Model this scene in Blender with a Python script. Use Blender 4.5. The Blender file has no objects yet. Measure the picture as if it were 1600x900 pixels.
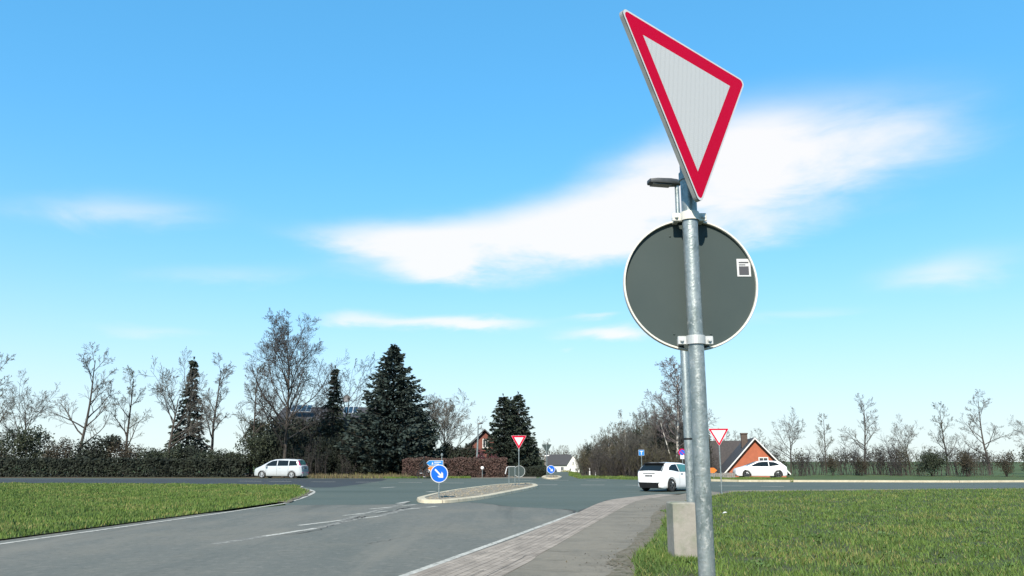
import bpy, math, random
import numpy as np
from mathutils import Vector, Matrix, Quaternion

C = bpy.context.scene
COL = C.collection
R = math.radians
random.seed(7)
RNG = np.random.default_rng(7)

# ------------------------------------------------------------------ camera, sky, sun, exposure
F_PX = 1250.0                       # focal length in pixels of a 1600 px wide frame
EYE = 1.6
PITCH = math.atan(268 / F_PX)
cam = bpy.data.objects.new('camera', bpy.data.cameras.new('camera'))
COL.objects.link(cam)
cam.data.sensor_width = 36
cam.data.lens = 36 * F_PX / 1600
cam.data.clip_start = 0.05
cam.data.clip_end = 4000
cam.location = (0, 0, EYE)
cam.rotation_euler = (R(90) + PITCH, 0, 0)
C.camera = cam

SUN_DIR = Vector((-0.19, -0.80, 0.66)).normalized()       # towards the sun
SUN_EL = math.asin(SUN_DIR.z)
SUN_AZ = math.atan2(SUN_DIR.x, SUN_DIR.y)
sun = bpy.data.objects.new('sun', bpy.data.lights.new('sun', 'SUN'))
COL.objects.link(sun)
sun.data.energy = 4.6
sun.data.angle = R(0.5)
sun.data.color = (1.0, 0.91, 0.77)
sun.rotation_euler = SUN_DIR.to_track_quat('Z', 'Y').to_euler()

C.view_settings.view_transform = 'Standard'
C.view_settings.look = 'None'
C.view_settings.gamma = 1
C.view_settings.use_curve_mapping = False
C.view_settings.exposure = 0.85
C.cycles.max_bounces = 6
C.cycles.transparent_max_bounces = 12

cP, sP = math.cos(PITCH), math.sin(PITCH)
def G(px, py, z=0.0):
    """ground point (height z) seen at a pixel of the 1600 x 900 photograph"""
    u = (px - 800) / F_PX; v = (450 - py) / F_PX
    t = (EYE - z) / -(sP + v * cP)
    return Vector((u * t, (cP - v * sP) * t, z))
def at(px, py, Y):
    u = (px - 800) / F_PX; v = (450 - py) / F_PX
    t = Y / (cP - v * sP)
    return Vector((u * t, Y, EYE + (sP + v * cP) * t))
def azel(px, py):
    u = (px - 800) / F_PX; v = (450 - py) / F_PX
    d = Vector((u, cP - v * sP, sP + v * cP)).normalized()
    return math.atan2(d.x, d.y), math.asin(d.z)

# ------------------------------------------------------------------ world
W = bpy.data.worlds.new('World'); C.world = W; W.use_nodes = True
wn, wl = W.node_tree.nodes, W.node_tree.links
wn.clear()
def wm(op, a, b=None, c=None, clamp=False):
    n = wn.new('ShaderNodeMath'); n.operation = op; n.use_clamp = clamp
    for i, x in enumerate((a, b, c)):
        if x is None: continue
        if isinstance(x, (int, float)): n.inputs[i].default_value = x
        else: wl.new(x, n.inputs[i])
    return n.outputs[0]
sky = wn.new('ShaderNodeTexSky'); sky.sky_type = 'NISHITA'; sky.sun_disc = False
sky.sun_elevation = SUN_EL; sky.sun_rotation = SUN_AZ
sky.air_density = 0.9; sky.dust_density = 0.15; sky.ozone_density = 2.5
tint = wn.new('ShaderNodeMix'); tint.data_type = 'RGBA'; tint.blend_type = 'MULTIPLY'
tint.inputs[0].default_value = 1
gam = wn.new('ShaderNodeGamma'); gam.inputs[1].default_value = 0.50; wl.new(sky.outputs[0], gam.inputs[0])
wl.new(gam.outputs[0], tint.inputs[6]); tint.inputs[7].default_value = (0.58, 1.70, 2.42, 1)
tc = wn.new('ShaderNodeTexCoord')
sep = wn.new('ShaderNodeSeparateXYZ'); wl.new(tc.outputs['Generated'], sep.inputs[0])
az = wm('ARCTAN2', sep.outputs[0], sep.outputs[1])
el = wm('ARCSINE', sep.outputs[2])
cv = wn.new('ShaderNodeCombineXYZ'); wl.new(wm('MULTIPLY', az, 3.0), cv.inputs[0]); wl.new(wm('MULTIPLY', el, 10.0), cv.inputs[1])
no = wn.new('ShaderNodeTexNoise'); no.inputs['Scale'].default_value = 2.2; no.inputs['Detail'].default_value = 10
no.inputs['Roughness'].default_value = 0.58; no.inputs['Distortion'].default_value = 0.4
wl.new(cv.outputs[0], no.inputs['Vector'])
cv2 = wn.new('ShaderNodeCombineXYZ'); wl.new(wm('MULTIPLY', az, 6.0), cv2.inputs[0]); wl.new(wm('MULTIPLY', el, 14.0), cv2.inputs[1])
no2 = wn.new('ShaderNodeTexNoise'); no2.inputs['Scale'].default_value = 1.1; no2.inputs['Detail'].default_value = 5
wl.new(cv2.outputs[0], no2.inputs['Vector'])
azw = wm('ADD', az, wm('MULTIPLY', wm('SUBTRACT', no2.outputs[0], 0.5), 0.10))
elw = wm('ADD', el, wm('MULTIPLY', wm('SUBTRACT', no.outputs[0], 0.5), 0.040))
BLOBS = [  # px, py, rx, ry, tilt (degrees), weight
    (735, 385, 220, 64, 3, 1.7), (600, 372, 190, 34, 0, 1.2), (700, 420, 120, 32, 2, 1.2), (910, 355, 200, 72, 8, 1.6),
    (1040, 300, 230, 95, 14, 1.3), (1150, 250, 180, 110, 10, 1.3), (1330, 230, 260, 110, 5, 1.2), (1120, 370, 160, 40, 6, 1.1),
    (715, 504, 170, 17, 0, 1.9), (950, 522, 110, 15, 2, 2.0), (560, 497, 70, 12, 0, 1.0), (930, 496, 50, 8, 3, 1.1),
    (1230, 500, 160, 16, 0, .9), (350, 430, 220, 26, 4, .7), (150, 330, 220, 40, 8, 1.0), (240, 520, 140, 14, 0, .8),
    (1480, 420, 160, 40, 5, 1.0), (880, 545, 20, 4, 4, .6)]
acc = None
for px, py, rx, ry, ti, w in BLOBS:
    a0, e0 = azel(px, py); c_, s_ = math.cos(R(ti)), math.sin(R(ti))
    da = wm('SUBTRACT', azw, a0); de = wm('SUBTRACT', elw, e0)
    p = wm('MULTIPLY', wm('ADD', wm('MULTIPLY', da, c_), wm('MULTIPLY', de, s_)), F_PX / rx)
    q = wm('MULTIPLY', wm('SUBTRACT', wm('MULTIPLY', de, c_), wm('MULTIPLY', da, s_)), F_PX / ry)
    d = wm('ADD', wm('MULTIPLY', p, p), wm('MULTIPLY', q, q))
    v = wm('MULTIPLY', wm('POWER', 0.16, d), w)
    acc = v if acc is None else wm('ADD', acc, v)
# scattered cloud elsewhere round the sky (behind the camera as well)
dens = wm('MULTIPLY', acc, wm('ADD', wm('MULTIPLY', no.outputs[0], 1.1), 0.12))
mr = wn.new('ShaderNodeMapRange'); mr.interpolation_type = 'SMOOTHSTEP'
mr.inputs['From Min'].default_value = 0.10; mr.inputs['From Max'].default_value = 1.40
wl.new(dens, mr.inputs['Value'])
cm = wn.new('ShaderNodeMix'); cm.data_type = 'RGBA'
wl.new(wm('MULTIPLY', mr.outputs[0], 0.96), cm.inputs[0])
wl.new(tint.outputs[2], cm.inputs[6]); cm.inputs[7].default_value = (4.62, 4.58, 4.60, 1)
veil = wm('MULTIPLY', wm('EXPONENT', wm('MULTIPLY', wm('POWER', wm('DIVIDE', wm('MAXIMUM', el, 0.0), 0.16), 1.5), -1.0)), 0.97)
vm = wn.new('ShaderNodeMix'); vm.data_type = 'RGBA'; wl.new(veil, vm.inputs[0]); wl.new(cm.outputs[2], vm.inputs[6]); vm.inputs[7].default_value = (4.15, 4.60, 4.45, 1)
bg = wn.new('ShaderNodeBackground'); bg.inputs['Strength'].default_value = 0.12
wl.new(vm.outputs[2], bg.inputs['Color'])
wo = wn.new('ShaderNodeOutputWorld'); wl.new(bg.outputs[0], wo.inputs[0])

# ------------------------------------------------------------------ materials
MATS = {}
ALB = 0.84          # every base colour is scaled by this
def mat(name, col, rough=0.8, col2=None, scale=4.0, detail=4, metal=0.0, bump=0.0, bscale=None, spec=0.5, lo=0.35, hi=0.65, coat=0.0, trans=0.0, coord='Object'):
    if name in MATS: return MATS[name]
    col = tuple(c * ALB for c in col); col2 = tuple(c * ALB for c in col2) if col2 else None
    m = bpy.data.materials.new(name); m.use_nodes = True
    nt = m.node_tree; n = nt.nodes; l = nt.links
    b = n['Principled BSDF']
    b.inputs['Roughness'].default_value = rough; b.inputs['Metallic'].default_value = metal
    b.inputs['Specular IOR Level'].default_value = spec
    b.inputs['Coat Weight'].default_value = coat
    b.inputs['Transmission Weight'].default_value = trans
    b.inputs['Base Color'].default_value = (*col, 1)
    t = n.new('ShaderNodeTexCoord')
    if col2 is not None:
        x = n.new('ShaderNodeTexNoise'); x.inputs['Scale'].default_value = scale; x.inputs['Detail'].default_value = detail
        l.new(t.outputs[coord], x.inputs['Vector'])
        r = n.new('ShaderNodeMapRange'); r.inputs['From Min'].default_value = lo; r.inputs['From Max'].default_value = hi
        l.new(x.outputs[0], r.inputs['Value'])
        k = n.new('ShaderNodeMix'); k.data_type = 'RGBA'
        k.inputs[6].default_value = (*col, 1); k.inputs[7].default_value = (*col2, 1)
        l.new(r.outputs[0], k.inputs[0]); l.new(k.outputs[2], b.inputs['Base Color'])
    if bump:
        y = n.new('ShaderNodeTexNoise'); y.inputs['Scale'].default_value = bscale or scale * 4; y.inputs['Detail'].default_value = 6
        l.new(t.outputs[coord], y.inputs['Vector'])
        u = n.new('ShaderNodeBump'); u.inputs['Strength'].default_value = bump; u.inputs['Distance'].default_value = 0.02
        l.new(y.outputs[0], u.inputs['Height']); l.new(u.outputs[0], b.inputs['Normal'])
    MATS[name] = m
    return m

def layered(name, base, layers, rough=0.9, bump=0.3, bscale=60):
    """base colour with noise layers (colour, scale, lo, hi, amount, stretch) laid over it in turn"""
    base = tuple(c * ALB for c in base)
    m = bpy.data.materials.new(name); m.use_nodes = True
    nt = m.node_tree; n = nt.nodes; l = nt.links; b = n['Principled BSDF']
    b.inputs['Roughness'].default_value = rough; b.inputs['Specular IOR Level'].default_value = 0.25
    t = n.new('ShaderNodeTexCoord'); prev = None
    for i, (col, sc, lo, hi, amt, st) in enumerate(layers):
        col = tuple(c * ALB for c in col)
        mp = n.new('ShaderNodeMapping'); mp.inputs['Scale'].default_value = st[:3]
        if len(st) > 3: mp.inputs['Rotation'].default_value = (0, 0, st[3])
        mp.inputs['Location'].default_value = (i * 3.7, i * 1.3, 0)
        l.new(t.outputs['Object'], mp.inputs['Vector'])
        x = n.new('ShaderNodeTexNoise'); x.inputs['Scale'].default_value = sc; x.inputs['Detail'].default_value = 5; x.inputs['Roughness'].default_value = 0.65
        l.new(mp.outputs[0], x.inputs['Vector'])
        r = n.new('ShaderNodeMapRange'); r.inputs['From Min'].default_value = lo; r.inputs['From Max'].default_value = hi; r.inputs['To Max'].default_value = amt
        l.new(x.outputs[0], r.inputs['Value'])
        k = n.new('ShaderNodeMix'); k.data_type = 'RGBA'; l.new(r.outputs[0], k.inputs[0])
        if prev is None: k.inputs[6].default_value = (*base, 1)
        else: l.new(prev, k.inputs[6])
        k.inputs[7].default_value = (*col, 1); prev = k.outputs[2]
    l.new(prev, b.inputs['Base Color'])
    y = n.new('ShaderNodeTexNoise'); y.inputs['Scale'].default_value = bscale; y.inputs['Detail'].default_value = 5
    l.new(t.outputs['Object'], y.inputs['Vector'])
    u = n.new('ShaderNodeBump'); u.inputs['Strength'].default_value = bump; u.inputs['Distance'].default_value = 0.015
    l.new(y.outputs[0], u.inputs['Height']); l.new(u.outputs[0], b.inputs['Normal'])
    MATS[name] = m
    return m

one = (1, 1, 1)
M_ROAD = layered('worn_asphalt', (.140, .141, .122), [((.20, .182, .142), .35, .45, .75, .7, one), ((.085, .10, .09), .22, .42, .7, .7, (1, .35, 1)),
    ((.23, .215, .185), 55, .56, .72, .75, one), ((.05, .052, .052), 48, .58, .74, .7, one), ((.075, .08, .07), 7, .52, .70, .6, one), ((.21, .20, .17), 5, .52, .70, .55, one), ((.21, .195, .16), .9, .5, .72, .5, (1, .10, 1, R(15))), ((.06, .065, .058), .7, .55, .75, .55, (1.3, .08, 1, R(15)))])
M_CROSS = layered('smooth_asphalt', (.088, .110, .096), [((.112, .128, .104), .25, .45, .75, .7, (.3, 1, 1)), ((.055, .078, .064), .18, .45, .7, .6, (.3, 1, 1)),
    ((.15, .16, .16), 45, .58, .74, .5, one), ((.05, .06, .06), 40, .58, .74, .5, one), ((.135, .15, .125), 5, .54, .72, .5, one), ((.06, .078, .066), 4, .54, .72, .5, one), ((.05, .066, .056), .5, .52, .72, .6, (.12, 1, 1))])
M_PATCH = layered('new_asphalt', (.042, .050, .056), [((.06, .066, .07), .5, .45, .7, .6, one), ((.09, .09, .09), 40, .6, .75, .5, one)])
M_PATH = layered('path_asphalt', (.21, .185, .143), [((.12, .11, .088), .8, .45, .7, .75, (1, 1, 1)), ((.25, .22, .172), 1.7, .5, .75, .7, (.5, 1, 1)),
    ((.31, .28, .225), 60, .56, .72, .7, one), ((.09, .085, .075), 50, .58, .74, .6, one), ((.09, .078, .058), 2.4, .54, .74, .7, (.5, 1.6, 1)), ((.27, .235, .175), 9, .56, .74, .55, one), ((.10, .10, .085), 15, .56, .74, .5, one)], bump=.6)
M_LINE = layered('worn_road_paint', (.50, .485, .43), [((.33, .32, .28), 2.2, .45, .7, .8, one), ((.15, .15, .13), 11, .50, .64, .85, one), ((.14, .14, .12), 1.3, .58, .72, .7, one)])
M_SEAM = layered('tar_seam', (.05, .05, .047), [((.09, .09, .08), 5, .42, .65, .85, one)])
M_GROUND = layered('meadow', (.060, .095, .026), [((.095, .105, .04), .12, .45, .7, .8, one), ((.035, .06, .016), .9, .45, .7, .7, one), ((.15, .13, .07), 2.2, .6, .75, .6, one)], bump=.8, bscale=12)
M_SOIL = layered('verge_soil', (.055, .072, .022), [((.09, .075, .045), 1.5, .5, .7, .8, one), ((.03, .045, .012), 6, .45, .7, .7, one)], bump=.8, bscale=25)
M_LITTER = layered('leaf_litter', (.085, .065, .042), [((.12, .095, .055), .6, .45, .7, .8, one), ((.06, .085, .025), .25, .5, .65, .8, one), ((.04, .03, .02), 3, .5, .7, .6, one)], bump=.8, bscale=10)
M_KERB = layered('kerb_concrete', (.52, .46, .34), [((.36, .31, .22), 1.2, .45, .7, .8, one), ((.62, .56, .43), 6, .5, .7, .7, one), ((.2, .19, .15), 25, .6, .75, .6, one)])
M_GRAVEL = layered('island_gravel', (.24, .21, .16), [((.11, .11, .06), .9, .5, .7, .7, one), ((.36, .32, .26), 9, .5, .65, .7, one), ((.07, .06, .05), 12, .55, .68, .8, one)], bump=1, bscale=18)
M_CONC = layered('cast_concrete', (.30, .28, .245), [((.22, .205, .175), 2.2, .45, .7, .8, one), ((.36, .34, .30), 9, .5, .7, .5, one), ((.13, .17, .10), 1.4, .52, .72, .8, one)], bump=.25, bscale=40)

def galv(name, base=(.27, .31, .31)):
    m = layered(name, base, [((.38, .41, .41), 26, .46, .62, .8, (1, 1, .6)), ((.15, .185, .18), 16, .50, .64, .8, (1, 1, .5)), ((.52, .53, .51), 45, .56, .66, .85, (1, 1, .8)), ((.14, .17, .165), 38, .58, .68, .6, one), ((.30, .25, .18), 6, .66, .8, .5, (1, 1, .3))], rough=.42, bump=.12, bscale=90)
    m.node_tree.nodes['Principled BSDF'].inputs['Metallic'].default_value = .55
    m.node_tree.nodes['Principled BSDF'].inputs['Specular IOR Level'].default_value = .5
    return m
M_GALV = galv('galvanised_steel')
M_ALU = mat('aluminium_edge', (.62, .63, .62), .45, (.46, .47, .46), 9, metal=.4)
M_BACK = mat('sign_back_grey', (.037, .056, .056), .6, (.045, .064, .062), 3, spec=.25)
M_EDGE = mat('sign_edge_grey', (.30, .32, .32), .5, (.40, .42, .41), 12, metal=.3)
M_RIM = mat('sign_rim_cream', (.70, .68, .62), .5, (.58, .56, .50), 7)
M_RED = mat('sign_red', (.50, .0005, .030), .55, (.46, .0005, .026), 3, spec=.06)
M_SIGNW = mat('sign_white', (.60, .60, .60), .4, (.55, .55, .56), 3)
M_BLUE = mat('sign_blue', (.004, .115, .66), .5, (.004, .105, .60), 3, spec=.15)
M_BLUE2 = mat('sign_light_blue', (.012, .20, .55), .5, (.012, .18, .50), 3, spec=.2)
M_ORANGE = mat('sign_orange', (.72, .20, .02), .45, (.65, .17, .02), 3)
M_BLACK = mat('black_plastic', (.008, .008, .009), .6, (.012, .012, .012), 8, spec=.2)
M_LAMP = mat('lamp_housing', (.045, .048, .05), .45, (.06, .062, .065), 8)
M_LENS = mat('lamp_lens', (.10, .11, .115), .15)
M_TYRE = mat('tyre_rubber', (.014, .014, .014), .85, (.022, .022, .02), 10)
M_GLASS = mat('car_glass', (.010, .014, .016), .06, spec=.28)
M_GLASS_T = mat('teal_car_glass', (.06, .19, .18), .08, (.04, .13, .13), 2, spec=.8)
M_WPAINT = mat('white_car_paint', (.90, .90, .90), .25, (.87, .87, .87), 2, coat=.6)
M_SPAINT = mat('silver_car_paint', (.60, .63, .65), .28, (.56, .59, .61), 2, metal=.25, coat=.6)
M_BPAINT = mat('dark_blue_car_paint', (.012, .022, .06), .25, (.016, .028, .07), 2, coat=.6)
M_TAIL = mat('tail_lamp_red', (.42, .02, .12), .2, (.5, .03, .16), 6)
M_CHROME = mat('chrome', (.6, .6, .6), .2, metal=1)
M_PLATE = mat('number_plate', (.33, .33, .33), .5)
M_INK = mat('plate_ink', (.05, .05, .06), .6)
M_ALLOY = mat('alloy_wheel', (.55, .56, .57), .35, metal=.5)
M_BARK = mat('bark', (.036, .029, .024), .9, (.065, .055, .045), 5, bump=.6)
M_TWIG = mat('twigs', (.074, .070, .060), .9, (.105, .098, .085), 3)
M_TWIGD = mat('dark_twigs', (.028, .024, .023), .9, (.045, .038, .034), 3)
M_TWIGO = mat('olive_twigs', (.08, .072, .036), .9, (.05, .046, .028), 1)
M_BIRCH = mat('birch_bark', (.55, .52, .47), .8, (.10, .09, .08), 3.2, lo=.48, hi=.60)
M_BIRCHT = mat('birch_twigs', (.085, .070, .072), .9, (.12, .10, .10), 3)
M_SPRUCE = mat('spruce_needles', (.012, .024, .019), .8, (.028, .047, .039), 1.3, lo=.42, hi=.66)
M_FIR = mat('dark_fir_needles', (.010, .019, .012), .8, (.022, .036, .020), 1.1)
M_YEW = mat('yew_leaves', (.014, .024, .011), .8, (.032, .042, .017), .9)
M_SHRUB = mat('shrub_leaves', (.009, .015, .009), .9, (.019, .026, .013), 1.2)
M_BEECH = mat('beech_hedge_leaves', (.105, .058, .048), .85, (.075, .048, .038), 2.2)
M_REDLEAF = mat('purple_shrub_leaves', (.13, .035, .045), .8, (.08, .028, .032), 2)
M_DRY = mat('dry_grass', (.16, .125, .065), .9, (.095, .085, .045), 2)
M_YELLOW = mat('yellow_blossom', (.32, .30, .06), .8, (.2, .2, .04), 2)
M_BRICK = mat('red_brick', (.20, .07, .05), .9, (.15, .055, .042), 6, bump=.2)
M_DBRICK = mat('dark_brick', (.075, .055, .045), .9, (.10, .075, .06), 5)
M_ROOF = mat('dark_roof_tiles', (.035, .035, .038), .8, (.055, .053, .055), 7, bump=.5, bscale=14)
M_ROOFG = mat('grey_roof_tiles', (.055, .058, .062), .8, (.08, .08, .083), 7, bump=.5, bscale=14)
M_ROOFB = mat('brown_roof_tiles', (.040, .034, .032), .85, (.06, .05, .046), 6, bump=.5, bscale=14)
M_ORWALL = mat('orange_render', (.40, .115, .055), .85, (.33, .095, .045), 2)
M_WWALL = mat('white_render', (.72, .71, .68), .85, (.62, .61, .57), 1.5)
M_TRIM = mat('white_trim', (.68, .68, .66), .6, (.6, .6, .58), 4)
M_PANE = mat('window_pane', (.03, .038, .045), .08, spec=.7)
M_CREAM = mat('cream_render', (.55, .50, .30), .85, (.46, .42, .25), 2)
M_SOLAR = mat('solar_panel', (.02, .05, .09), .12, (.03, .07, .11), 3)
M_SOLARF = mat('panel_frame', (.55, .58, .6), .4, metal=.4)
M_DISH = mat('satellite_dish_grey', (.16, .16, .17), .6, (.2, .2, .2), 3)
M_FENCE = mat('weathered_boards', (.26, .25, .23), .9, (.16, .155, .14), 6)
M_SKIN = mat('skin', (.50, .29, .21), .6, (.46, .26, .19), 9)
M_CLOTH = mat('black_clothing', (.010, .010, .012), .9, (.018, .018, .02), 6)
M_SHOE = mat('shoe_grey', (.35, .35, .36), .7)
M_HAIR = mat('dark_hair', (.02, .014, .01), .7)
M_GLOBE = mat('globe_lamp_glass', (.80, .80, .78), .3)
M_STONE = mat('sandstone_post', (.22, .17, .10), .9, (.16, .125, .08), 4, bump=.3)
M_BLADE = mat('grass_blades', (.100, .165, .020), .75, (.050, .098, .012), 1.2)
M_BLADE2 = mat('yellow_grass_blades', (.23, .215, .07), .8, (.15, .165, .04), 1.5)

# retro-reflective sign faces: faint honeycomb sheeting
def honey(name, col, dark):
    m = bpy.data.materials.new(name); m.use_nodes = True
    nt = m.node_tree; n = nt.nodes; l = nt.links; b = n['Principled BSDF']
    t = n.new('ShaderNodeTexCoord')
    mp = n.new('ShaderNodeMapping'); mp.inputs['Rotation'].default_value = (0, 0, R(30)); l.new(t.outputs['Object'], mp.inputs['Vector'])
    v = n.new('ShaderNodeTexVoronoi'); v.feature = 'DISTANCE_TO_EDGE'; v.inputs['Scale'].default_value = 95; v.inputs['Randomness'].default_value = .15
    l.new(mp.outputs[0], v.inputs['Vector'])
    r = n.new('ShaderNodeMapRange'); r.inputs['From Min'].default_value = .06; r.inputs['From Max'].default_value = .22; l.new(v.outputs[0], r.inputs['Value'])
    k = n.new('ShaderNodeMix'); k.data_type = 'RGBA'; k.inputs[6].default_value = (*dark, 1); k.inputs[7].default_value = (*col, 1)
    l.new(r.outputs[0], k.inputs[0]); l.new(k.outputs[2], b.inputs['Base Color']); b.inputs['Roughness'].default_value = .4
    return m
M_HONEY = honey('reflective_sheeting', (.46, .455, .445), (.40, .395, .385))

# ------------------------------------------------------------------ mesh helpers
class MB:
    def __init__(s): s.v = []; s.f = []; s.mi = []
    def add(s, vs, fs, mi=0):
        o = len(s.v); s.v += [tuple(x) for x in vs]; s.f += [tuple(i + o for i in f) for f in fs]; s.mi += [mi] * len(fs)
    def box(s, c, d, rz=0.0, bevel=0.0, mi=0, M=None):
        x, y, z = d[0] / 2, d[1] / 2, d[2] / 2
        if bevel:
            b = min(bevel, x * .9, y * .9, z * .9); pts = []; rings = []
            for (zz, i) in ((-z, b), (-z + b, 0), (z - b, 0), (z, b)):
                ring = [(-x + i + (b if not i else 0), -y + i), (x - i - (b if not i else 0), -y + i), (x - i, -y + i + (b if not i else 0)), (x - i, y - i - (b if not i else 0)),
                        (x - i - (b if not i else 0), y - i), (-x + i + (b if not i else 0), y - i), (-x + i, y - i - (b if not i else 0)), (-x + i, -y + i + (b if not i else 0))]
                if i: ring = [(-x + 1.4 * b, -y + i), (x - 1.4 * b, -y + i), (x - i, -y + 1.4 * b), (x - i, y - 1.4 * b), (x - 1.4 * b, y - i), (-x + 1.4 * b, y - i), (-x + i, y - 1.4 * b), (-x + i, -y + 1.4 * b)]
                rings.append([(a, q, zz) for a, q in ring])
            vs = [p for r in rings for p in r]; fs = [tuple(range(7, -1, -1)), tuple(range(24, 32))]
            for k in range(3):
                for i in range(8): fs.append((k * 8 + i, k * 8 + (i + 1) % 8, (k + 1) * 8 + (i + 1) % 8, (k + 1) * 8 + i))
        else:
            vs = [(-x, -y, -z), (x, -y, -z), (x, y, -z), (-x, y, -z), (-x, -y, z), (x, -y, z), (x, y, z), (-x, y, z)]
            fs = [(3, 2, 1, 0), (4, 5, 6, 7), (0, 1, 5, 4), (1, 2, 6, 5), (2, 3, 7, 6), (3, 0, 4, 7)]
        m = (M or Matrix.Identity(4)) @ Matrix.Translation(c) @ Matrix.Rotation(rz, 4, 'Z')
        s.add([m @ Vector(p) for p in vs], fs, mi)
    def tube(s, pts, rad, n=8, caps=True, mi=0):
        pts = [Vector(p) for p in pts]
        if not hasattr(rad, '__len__'): rad = [rad] * len(pts)
        o = len(s.v); prev = None
        for i, p in enumerate(pts):
            t = (pts[min(i + 1, len(pts) - 1)] - pts[max(i - 1, 0)])
            if t.length < 1e-9: t = Vector((0, 0, 1))
            t.normalize()
            if prev is None:
                a = t.orthogonal().normalized()
            else:
                a = (prev - t * prev.dot(t))
                a = a.normalized() if a.length > 1e-6 else t.orthogonal().normalized()
            prev = a; b = t.cross(a)
            for k in range(n):
                th = 2 * math.pi * k / n
                q = p + (a * math.cos(th) + b * math.sin(th)) * rad[i]
                s.v.append((q.x, q.y, q.z))
        for i in range(len(pts) - 1):
            for k in range(n):
                s.f.append((o + i * n + k, o + i * n + (k + 1) % n, o + (i + 1) * n + (k + 1) % n, o + (i + 1) * n + k)); s.mi.append(mi)
        if caps:
            s.f.append(tuple(o + k for k in reversed(range(n)))); s.mi.append(mi)
            s.f.append(tuple(o + (len(pts) - 1) * n + k for k in range(n))); s.mi.append(mi)
    def lathe(s, prof, n=24, M=None, mi=0):
        """profile of (r, z) turned about z"""
        M = M or Matrix.Identity(4); o = len(s.v)
        for r, z in prof:
            for k in range(n):
                th = 2 * math.pi * k / n
                q = M @ Vector((r * math.cos(th), r * math.sin(th), z)); s.v.append((q.x, q.y, q.z))
        for i in range(len(prof) - 1):
            for k in range(n):
                s.f.append((o + i * n + k, o + i * n + (k + 1) % n, o + (i + 1) * n + (k + 1) % n, o + (i + 1) * n + k)); s.mi.append(mi)
    def prism(s, poly, z0, z1, M=None, mi=0):
        M = M or Matrix.Identity(4); n = len(poly)
        vs = [M @ Vector((p[0], p[1], z0)) for p in poly] + [M @ Vector((p[0], p[1], z1)) for p in poly]
        fs = [tuple(range(n - 1, -1, -1)), tuple(range(n, 2 * n))] + [(i, (i + 1) % n, n + (i + 1) % n, n + i) for i in range(n)]
        s.add(vs, fs, mi)
    def build(s, name, m, parent=None, smooth=False):
        me = bpy.data.meshes.new(name); me.from_pydata(s.v, [], s.f)
        for x in (m if isinstance(m, (list, tuple)) else [m]): me.materials.append(x)
        if any(s.mi): me.polygons.foreach_set('material_index', s.mi)
        if smooth: me.polygons.foreach_set('use_smooth', [True] * len(me.polygons))
        me.update()
        o = bpy.data.objects.new(name, me); COL.objects.link(o)
        if parent is not None: o.parent = parent
        return o

def np_mesh(name, V, Fa, m, parent=None, mi=None):
    V = np.asarray(V, dtype=np.float32).reshape(-1, 3); Fa = np.asarray(Fa, dtype=np.int32)
    me = bpy.data.meshes.new(name); k = Fa.shape[1]
    me.vertices.add(len(V)); me.vertices.foreach_set('co', V.ravel())
    me.loops.add(Fa.size); me.loops.foreach_set('vertex_index', Fa.ravel())
    me.polygons.add(len(Fa)); me.polygons.foreach_set('loop_start', np.arange(0, Fa.size, k, dtype=np.int32))
    for x in (m if isinstance(m, (list, tuple)) else [m]): me.materials.append(x)
    if mi is not None: me.polygons.foreach_set('material_index', np.asarray(mi, dtype=np.int32))
    me.update(calc_edges=True); me.validate()
    o = bpy.data.objects.new(name, me); COL.objects.link(o)
    if parent is not None: o.parent = parent
    return o

def sharp(o, deg=35):
    o.data.polygons.foreach_set('use_smooth', [True] * len(o.data.polygons))
    try: o.data.set_sharp_from_angle(angle=R(deg))
    except Exception: pass
    return o
def tag(o, label=None, cat=None, group=None, kind=None):
    if label: o['label'] = label
    if cat: o['category'] = cat
    if group: o['group'] = group
    if kind: o['kind'] = kind
    return o
def thing(name, label, cat, loc=(0, 0, 0), rz=0.0, group=None):
    o = bpy.data.objects.new(name, None); COL.objects.link(o); o.empty_display_size = .2
    o.location = loc; o.rotation_euler = (0, 0, rz)
    return tag(o, label, cat, group)
KIDS = {}
def kids(o): return [c for c in COL.objects if c.parent == o]
def copy_tree(o, parent=None):
    c = o.copy(); COL.objects.link(c)
    if parent is not None: c.parent = parent
    for ch in kids(o): copy_tree(ch, c)
    return c
def place(proto, used, loc, rz=0, sc=1.0, label=None, group=None, scz=None):
    """the first call moves the built thing, later calls copy it with its parts"""
    o = proto if proto.name not in used else copy_tree(proto)
    used.add(proto.name)
    o.location = loc; o.rotation_euler = (0, 0, rz); o.scale = (sc, sc, scz or sc)
    if label: o['label'] = label
    if group: o['group'] = group
    return o
USED = set()

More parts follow.
